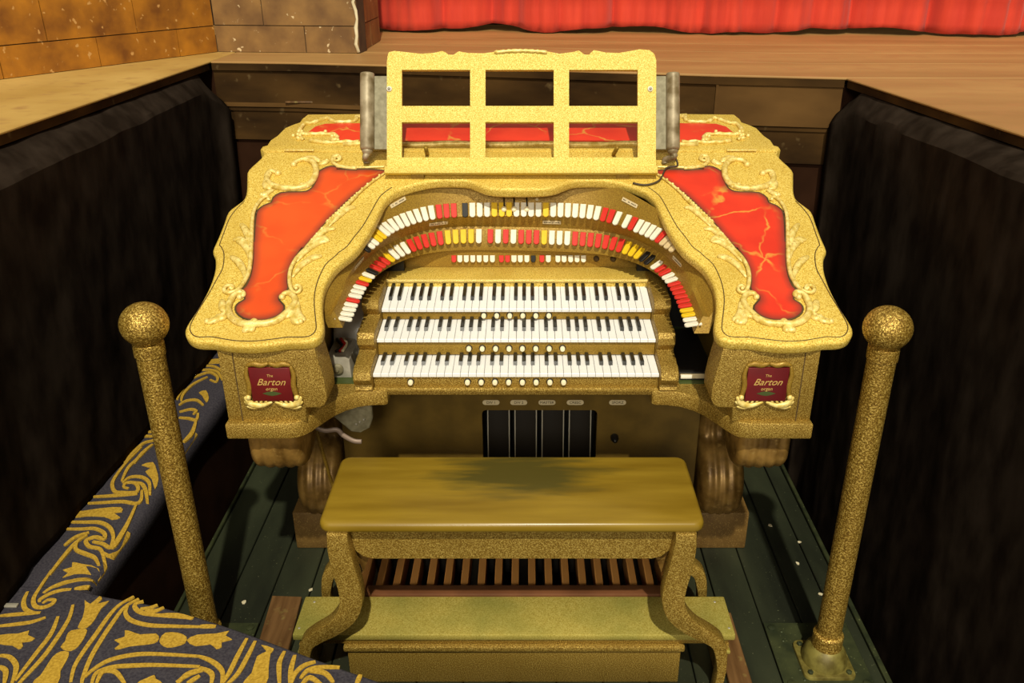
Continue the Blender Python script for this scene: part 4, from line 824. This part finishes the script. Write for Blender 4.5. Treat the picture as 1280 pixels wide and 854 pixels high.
for s_ in (-1, 1): # dark wells beside the manuals
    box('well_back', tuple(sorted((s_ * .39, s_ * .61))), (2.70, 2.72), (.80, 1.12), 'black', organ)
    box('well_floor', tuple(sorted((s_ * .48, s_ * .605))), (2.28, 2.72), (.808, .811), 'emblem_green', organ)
def tabmesh(nm, mat, w_, l_, h_=.006):
    pts = [(-w_ / 2, 0), (w_ / 2, 0), (w_ / 2, l_ - w_ * .45)] + [(w_ / 2 * math.cos(a), l_ - w_ * .45 + w_ * .45 * math.sin(a)) for a in [math.radians(d) for d in (30, 60, 90, 120, 150)]] + [(-w_ / 2, l_ - w_ * .45)]
    me = prism_mesh(nm, pts, lambda p: (p[0], p[1], -h_), lambda p: (p[0], p[1], 0), .0012, 1, which='top'); me.materials.append(MATS[mat]); return me
TW = .0188
TM = {c_: tabmesh('stop_tab', m_, TW, .048) for c_, m_ in (('W', 'tab_white'), ('R', 'tab_red'), ('Y', 'tab_yellow'), ('K', 'tab_black'), ('T', 'tab_tan'))}
def row(P_, seq, a_back, a_side):
    slots = []; s_ = 0
    for ch in seq:
        if ch == '-': s_ += .5
        else: slots.append((s_, ch)); s_ += 1
    tot = s_ - 1; R_ = resample(P_, int(tot * 20) + 1)
    for p, ch in slots:
        i = int(round(p * 20)); i = min(i, len(R_) - 1)
        a, b = max(i - 6, 0), min(i + 6, len(R_) - 1); t = R_[b] - R_[a]; t.normalize(); n = Vector((-t.y, t.x, 0)).normalized()
        back = abs(n.y) ** 1.5; ang = math.radians(a_side + (a_back - a_side) * back + random.uniform(-2, 2))
        d = -n * math.cos(ang) - Vector((0, 0, 1)) * math.sin(ang); xx = d.cross(Vector((0, 0, 1))).normalized(); zz = xx.cross(d).normalized()
        o = R_[i] - d * .024
        tb = link('stop_tab', TM[ch], None, rail, None, frame(o, xx, d, zz))
row(LP, 'WWWWRWWWRYWKRRRYWWWRRRRRYYYYW-RWRWRRRYWWWRRRRRRRYYYKK-WRRWWRRRRRRYYWW', 60, 8)
row(UPc, 'KWWYYWWWWWWWWWRRR-KWWWYYYWWWWYWWWWWWWRRW-WRWWWWRTTT', 60, 22)
# small coupler tabs on the rear board
SM = {c_: tabmesh('coupler_tab', m_, .0165, .024) for c_, m_ in (('W', 'tab_white'), ('R', 'tab_red'), ('K', 'tab_black'))}
us = [450 + q / 6.4 for q in (748, 796, 848, 900, 952, 1005, 1058, 1130, 1180, 1230)] + [640 + q / 5.818 for q in (15, 60, 108, 155, 218, 265, 335, 380, 428, 475, 522)]
for u, ch in zip(us, 'RWWWWWWRRWWWWKRWWWWWW'):
    x = .020 + (u - 658) / 1067 * 2.869
    link('coupler_tab', SM[ch], None, rail, None, frame((x, 2.738, 1.058), Vector((1, 0, 0)), Vector((0, -.35, -.937)), Vector((0, -.937, .35))))
for u in (746, 767, 788.5):
    x = .020 + (u - 658) / 1067 * 2.869
    link('rail_button', lathe_mesh('rail_button', [(.010, 0), (.010, .008), (.006, .012)], seg=12), 'groove', rail, None, Matrix.Translation((x, 2.744, 1.045)) @ Matrix.Rotation(math.radians(90), 4, 'X'))
# paper strips above the tabs
def rail_label(u_frac, k, wd):
    i = int(u_frac * (N - 1)); a = secs[i][k].lerp(secs[i][k + 1], .5); t = (secs[min(i + 2, N - 1)][k] - secs[max(i - 2, 0)][k]).normalized()
    dn = (secs[i][k + 1] - secs[i][k]); dn = (dn - t * dn.dot(t)).normalized(); nn = t.cross(dn) * -1
    if nn.y > 0: nn = -nn
    m4 = frame(a + nn * .002, t, -dn, t.cross(-dn))
    o = box('paper_label', (-wd / 2, wd / 2), (-.006, .006), (-.001, .001), 'paper', rail, matrix=m4)
    for q in range(int(wd / .004) - 2): # rows of faded print
        if random.random() < .8: box('print', (-wd / 2 + .004 + q * .004, -wd / 2 + .0065 + q * .004), (-.002, .002), (.001, .0013), 'ink', o, matrix=m4)
for u_, k, wd in ((.285, 0, .062), (.355, 2, .062), (.56, 0, .058), (.57, 2, .060), (.715, 0, .060), (.155, 2, .055), (.845, 2, .055)): rail_label(u_, k, wd)
# three little toggles hanging over the upper tabs
for u in (630.2, 642.6, 658.5):
    x = .020 + (u - 658) / 1067 * 2.82
    tg = link('toggle', ball_mesh('toggle', .0095, 12), 'cream', rail, None, Matrix.Translation((x, 2.725, 1.222)))
    link('stem', tube_mesh('stem', [(x, 2.760, 1.262), (x, 2.735, 1.242), (x, 2.727, 1.228)], .0022, 6), 'black', tg)
link('toggle', ball_mesh('toggle', .006, 10), 'cream', rail, None, Matrix.Translation((.055, 2.752, 1.248)))
# swell linkage under the desk beside the bracket
pf = [(-.610, .75), (-.485, .75), (-.462, .70), (-.462, .66), (-.475, .625), (-.505, .607), (-.535, .612), (-.56, .64), (-.60, .68)]
lk = link('linkage_plate', prism_mesh('linkage_plate', pf, lambda q: (q[0], 2.345, q[1]), lambda q: (q[0], 2.330, q[1]), .003, 1), 'plate_grey', organ)
for a, b in ((-.515, .64), (-.503, .648), (-.49, .656)): link('rivet', ball_mesh('rivet', .0045, 8), 'silver', lk, None, Matrix.Translation((a, 2.329, b)))
link('linkage_lever', tube_mesh('linkage_lever', catmull([(-.640, 2.27, .668), (-.60, 2.27, .652), (-.563, 2.27, .655), (-.545, 2.27, .635), (-.515, 2.27, .615), (-.49, 2.27, .612)], 4), .0085, 8, (0, 1, 0), .7), 'pink_grey', organ)
link('linkage_rod', tube_mesh('linkage_rod', [(-.640, 2.30, .665), (-.625, 2.36, .42), (-.605, 2.42, .16)], .006, 8), 'gold_panel', organ)
box('cable_box', (.545, .625), (2.30, 2.37), (.722, .757), 'plate_grey', organ, .004)

# ================================================================ loose things on the desk
t = thing('control_box', 'small grey metal control box with round knob on the key desk', 'control box', (-.553, 2.38, .811))
p = [(-.586, .811), (-.512, .811), (-.514, .872), (-.526, .882), (-.582, .880)]
link('case', prism_mesh('case', p, lambda q: (q[0], 2.45, q[1]), lambda q: (q[0], 2.315, q[1]), .003, 2), 'metal_grey', t)
link('knob', lathe_mesh('knob', [(.017, 0), (.017, .006), (.012, .010), (.006, .010), (.005, .014)], seg=18), 'plate_grey', t, None, Matrix.Translation((-.551, 2.315, .842)) @ Matrix.Rotation(math.radians(90), 4, 'X'))
for k, (m_, a) in enumerate((('black', 0), ('tab_red', .012), ('cream', .02))):
    link('wire', tube_mesh('wire', catmull([(-.575 + a, 2.44, .884), (-.562 + a, 2.40, .896), (-.545 + a * .5, 2.37 + a, .890), (-.560 + a, 2.345, .886)], 4), .005, 6), m_, t)
t = thing('plastic_cover', 'crumpled grey plastic cover standing behind the small control box', 'cover', (-.545, 2.54, .811))
bm = bmesh.new(); bmesh.ops.create_grid(bm, x_segments=12, y_segments=12, size=.5)
me = bpy.data.meshes.new('cover_sheet'); bm.to_mesh(me); bm.free()
vs = []; nn_ = 13
prof_c = [(2.455, .812), (2.456, .86), (2.462, .905), (2.475, .925), (2.50, .945), (2.52, .985), (2.54, .995), (2.58, 1.00), (2.63, 1.00), (2.65, .98), (2.655, .90), (2.66, .812)]
prof_c = [(v.y, v.z) for v in resample([(0, a, b) for a, b in prof_c], 30)]
fs = []
for i, (y, z) in enumerate(prof_c):
    for k in range(nn_):
        x = -.590 + .098 * k / 12; q = noise.noise(Vector((x * 30, y * 22, z * 22))) * .008
        edge_ = .0 if 0 < k < 12 else .006
        vs.append((x, y + q - edge_ * 0, max(.811, z + q - edge_)))
for i in range(len(prof_c) - 1):
    for k in range(nn_ - 1): a = i * nn_ + k; fs.append((a, a + 1, a + nn_ + 1, a + nn_))
fs.append(tuple(i * nn_ for i in range(len(prof_c)))); fs.append(tuple(i * nn_ + 12 for i in range(len(prof_c)))[::-1]); fs.append(tuple(range(nn_))[::-1] + tuple(range((len(prof_c) - 1) * nn_, len(prof_c) * nn_)))
bpy.data.meshes.remove(me)
link('sheet', mesh_from('sheet', vs, fs, True), 'wrap_grey', t)
link('button', ball_mesh('button', .007, 8), 'silver', t, None, Matrix.Translation((-.520, 2.470, .892)))
t = thing('black_binder', 'black binder with pale page edges lying on the key desk', 'binder', (.535, 2.45, .811))
box('lower_cover', (.480, .585), (2.300, 2.62), (.811, .815), 'black', t, .0015)
box('pages', (.486, .582), (2.303, 2.60), (.815, .832), 'paper', t)
box('upper_cover', (.480, .585), (2.300, 2.62), (.832, .838), 'black', t, .0015)
box('pen', (.486, .520), (2.294, 2.303), (.818, .829), 'ivory', t, .002)

# ================================================================ music rack
LEAN = math.radians(24.75); RB = Vector((.020 + (652 - 658) / 1067 * 2.765, 2.728, 1.346))
rack = thing('music_rack', 'gold glitter music rack with six openings standing on the organ top', 'music rack', tuple(RB))
ru = Vector((0, math.sin(LEAN), math.cos(LEAN))); rn = Vector((0, -math.cos(LEAN), math.sin(LEAN)))
K_ = 2.765 / 1067
def rk(p, d=0): return RB + Vector((1, 0, 0)) * ((p[0] - 652) * K_) + ru * ((221.5 - p[1]) * K_) + rn * d
crest = [(484.5, 221), (484.5, 85), (485.5, 77), (487, 73), (494, 71.5), (508, 73), (527, 75), (543, 74), (553, 71.5), (557, 73), (561, 76), (567, 76.5), (570, 74.5), (574, 72), (585, 74), (604, 74.5), (616, 73), (627, 70.5), (644, 70), (663, 70), (680, 71.5), (699, 75), (715, 73), (723, 71), (727, 73.5), (730, 76), (736, 76), (739, 73), (742, 70.5), (757, 73.5), (773, 74), (785, 72), (799, 69.5), (811, 70.5), (817, 75), (819.5, 83), (819.5, 90), (819, 221)]
holes = [[(a, c_), (b, c_), (b, d), (a, d)] for a, b in ((503, 588), (607, 692), (711, 796.5)) for c_, d in ((95, 140), (160, 204))]
frm = link('rack_frame', prism_mesh('rack_frame', crest, lambda p: tuple(rk(p, -.018)), lambda p: tuple(rk(p, 0)), holes=holes), 'gold_rack', rack)
lp = [(483, 217), (820, 217), (820, 226), (483, 226)]
link('rack_ledge', prism_mesh('rack_ledge', lp, lambda p: tuple(rk(p, -.02)), lambda p: tuple(rk(p, .030)), .004, 2), 'gold_rack', rack)
cv = [(rk((u, 73.5 - 2 * math.sin(math.pi * (u - 618) / 66)), .002)) for u in range(618, 686, 3)]
link('crest_carving', tube_mesh('crest_carving', cv, [.004 + .003 * abs(math.sin(i * 1.3)) for i in range(len(cv))], 6), 'gold_ornament', rack)
for s_, u0, ub in ((-1, 468, 487.5), (1, 834, 812)):
    ua, uc = (449.5, 468) if s_ < 0 else (833, 850)
    u1, u2 = (467, 485.5) if s_ < 0 else (815, 834)
    ph = link('lamp_plate', prism_mesh('lamp_plate', [(u1, 100), (u2, 100), (u2, 192), (u1, 192)], lambda p: tuple(rk(p, -.030)), lambda p: tuple(rk(p, -.022)), .001, 1), 'plate_grey', rack)
    um = (ua + uc) / 2; r_ = .0235 if s_ < 0 else .0225; h0 = 193
    tb = link('lamp_tube', tube_mesh('lamp_tube', [rk((um, 97.5), -.02), rk((um, 99), -.02), rk((um, 145), -.02), rk((um, h0 - 3), -.02), rk((um, h0), -.02)], [r_ * .96, r_, r_, r_, r_ * .9], 20), 'lamp_metal', rack)
    tag(tb, 'worn metal tube lamp')
    link('lamp_cap', tube_mesh('lamp_cap', [rk((um, h0 - 1), -.02), rk((um, h0 + 3), -.02), rk((um, h0 + 7), -.02)], [r_ * .8, r_ * .75, r_ * .35], 14), 'lamp_metal', tb)
    link('bolt', tube_mesh('bolt', [rk((ub, 119), -.002), rk((ub, 119), .006)], [.010, .008], 12), 'ivory', frm)
    link('bolt_head', tube_mesh('bolt_head', [rk((ub, 119), .005), rk((ub, 119), .011)], [.005, .004], 8), 'metal_grey', frm)
    base = wp((s_ * .49 - .015, 2.79), .006)
    link('lamp_bracket', tube_mesh('lamp_bracket', catmull([rk((um, h0 + 5), -.02), rk((um + 2 * s_, h0 + 9), -.015), base + Vector((0, 0, .012)), base], 4), .010, 8), 'lamp_metal', rack)
e = rk((843, 200), -.02)
link('lamp_cord', tube_mesh('lamp_cord', catmull([e, e + Vector((.012, -.01, -.03)), wp((.475, 2.76), .010), wp((.445, 2.70), .008), wp((.40, 2.68), .006), wp((.36, 2.69), .006)], 5), .0032, 6), 'cord_brown', rack)
link('lamp_cord', tube_mesh('lamp_cord', catmull([wp((-.36, 2.80), .006), wp((-.31, 2.78), .01), wp((-.26, 2.79), .006), wp((-.20, 2.80), .006)], 5), .0035, 6), 'cord_brown', rack)
for s_ in (-1, 1):
    a = rk((652 + s_ * 120, 190), -.018); f_ = wp((s_ * .31, 2.84), .004)
    link('rack_strut', tube_mesh('rack_strut', [a, f_], .007, 8), 'gold_panel', rack)
    box('rack_foot', (s_ * .33 - .02, s_ * .33 + .02), (2.715, 2.745), (wz(2.71) - .002, 1.350), 'gold_panel', rack)
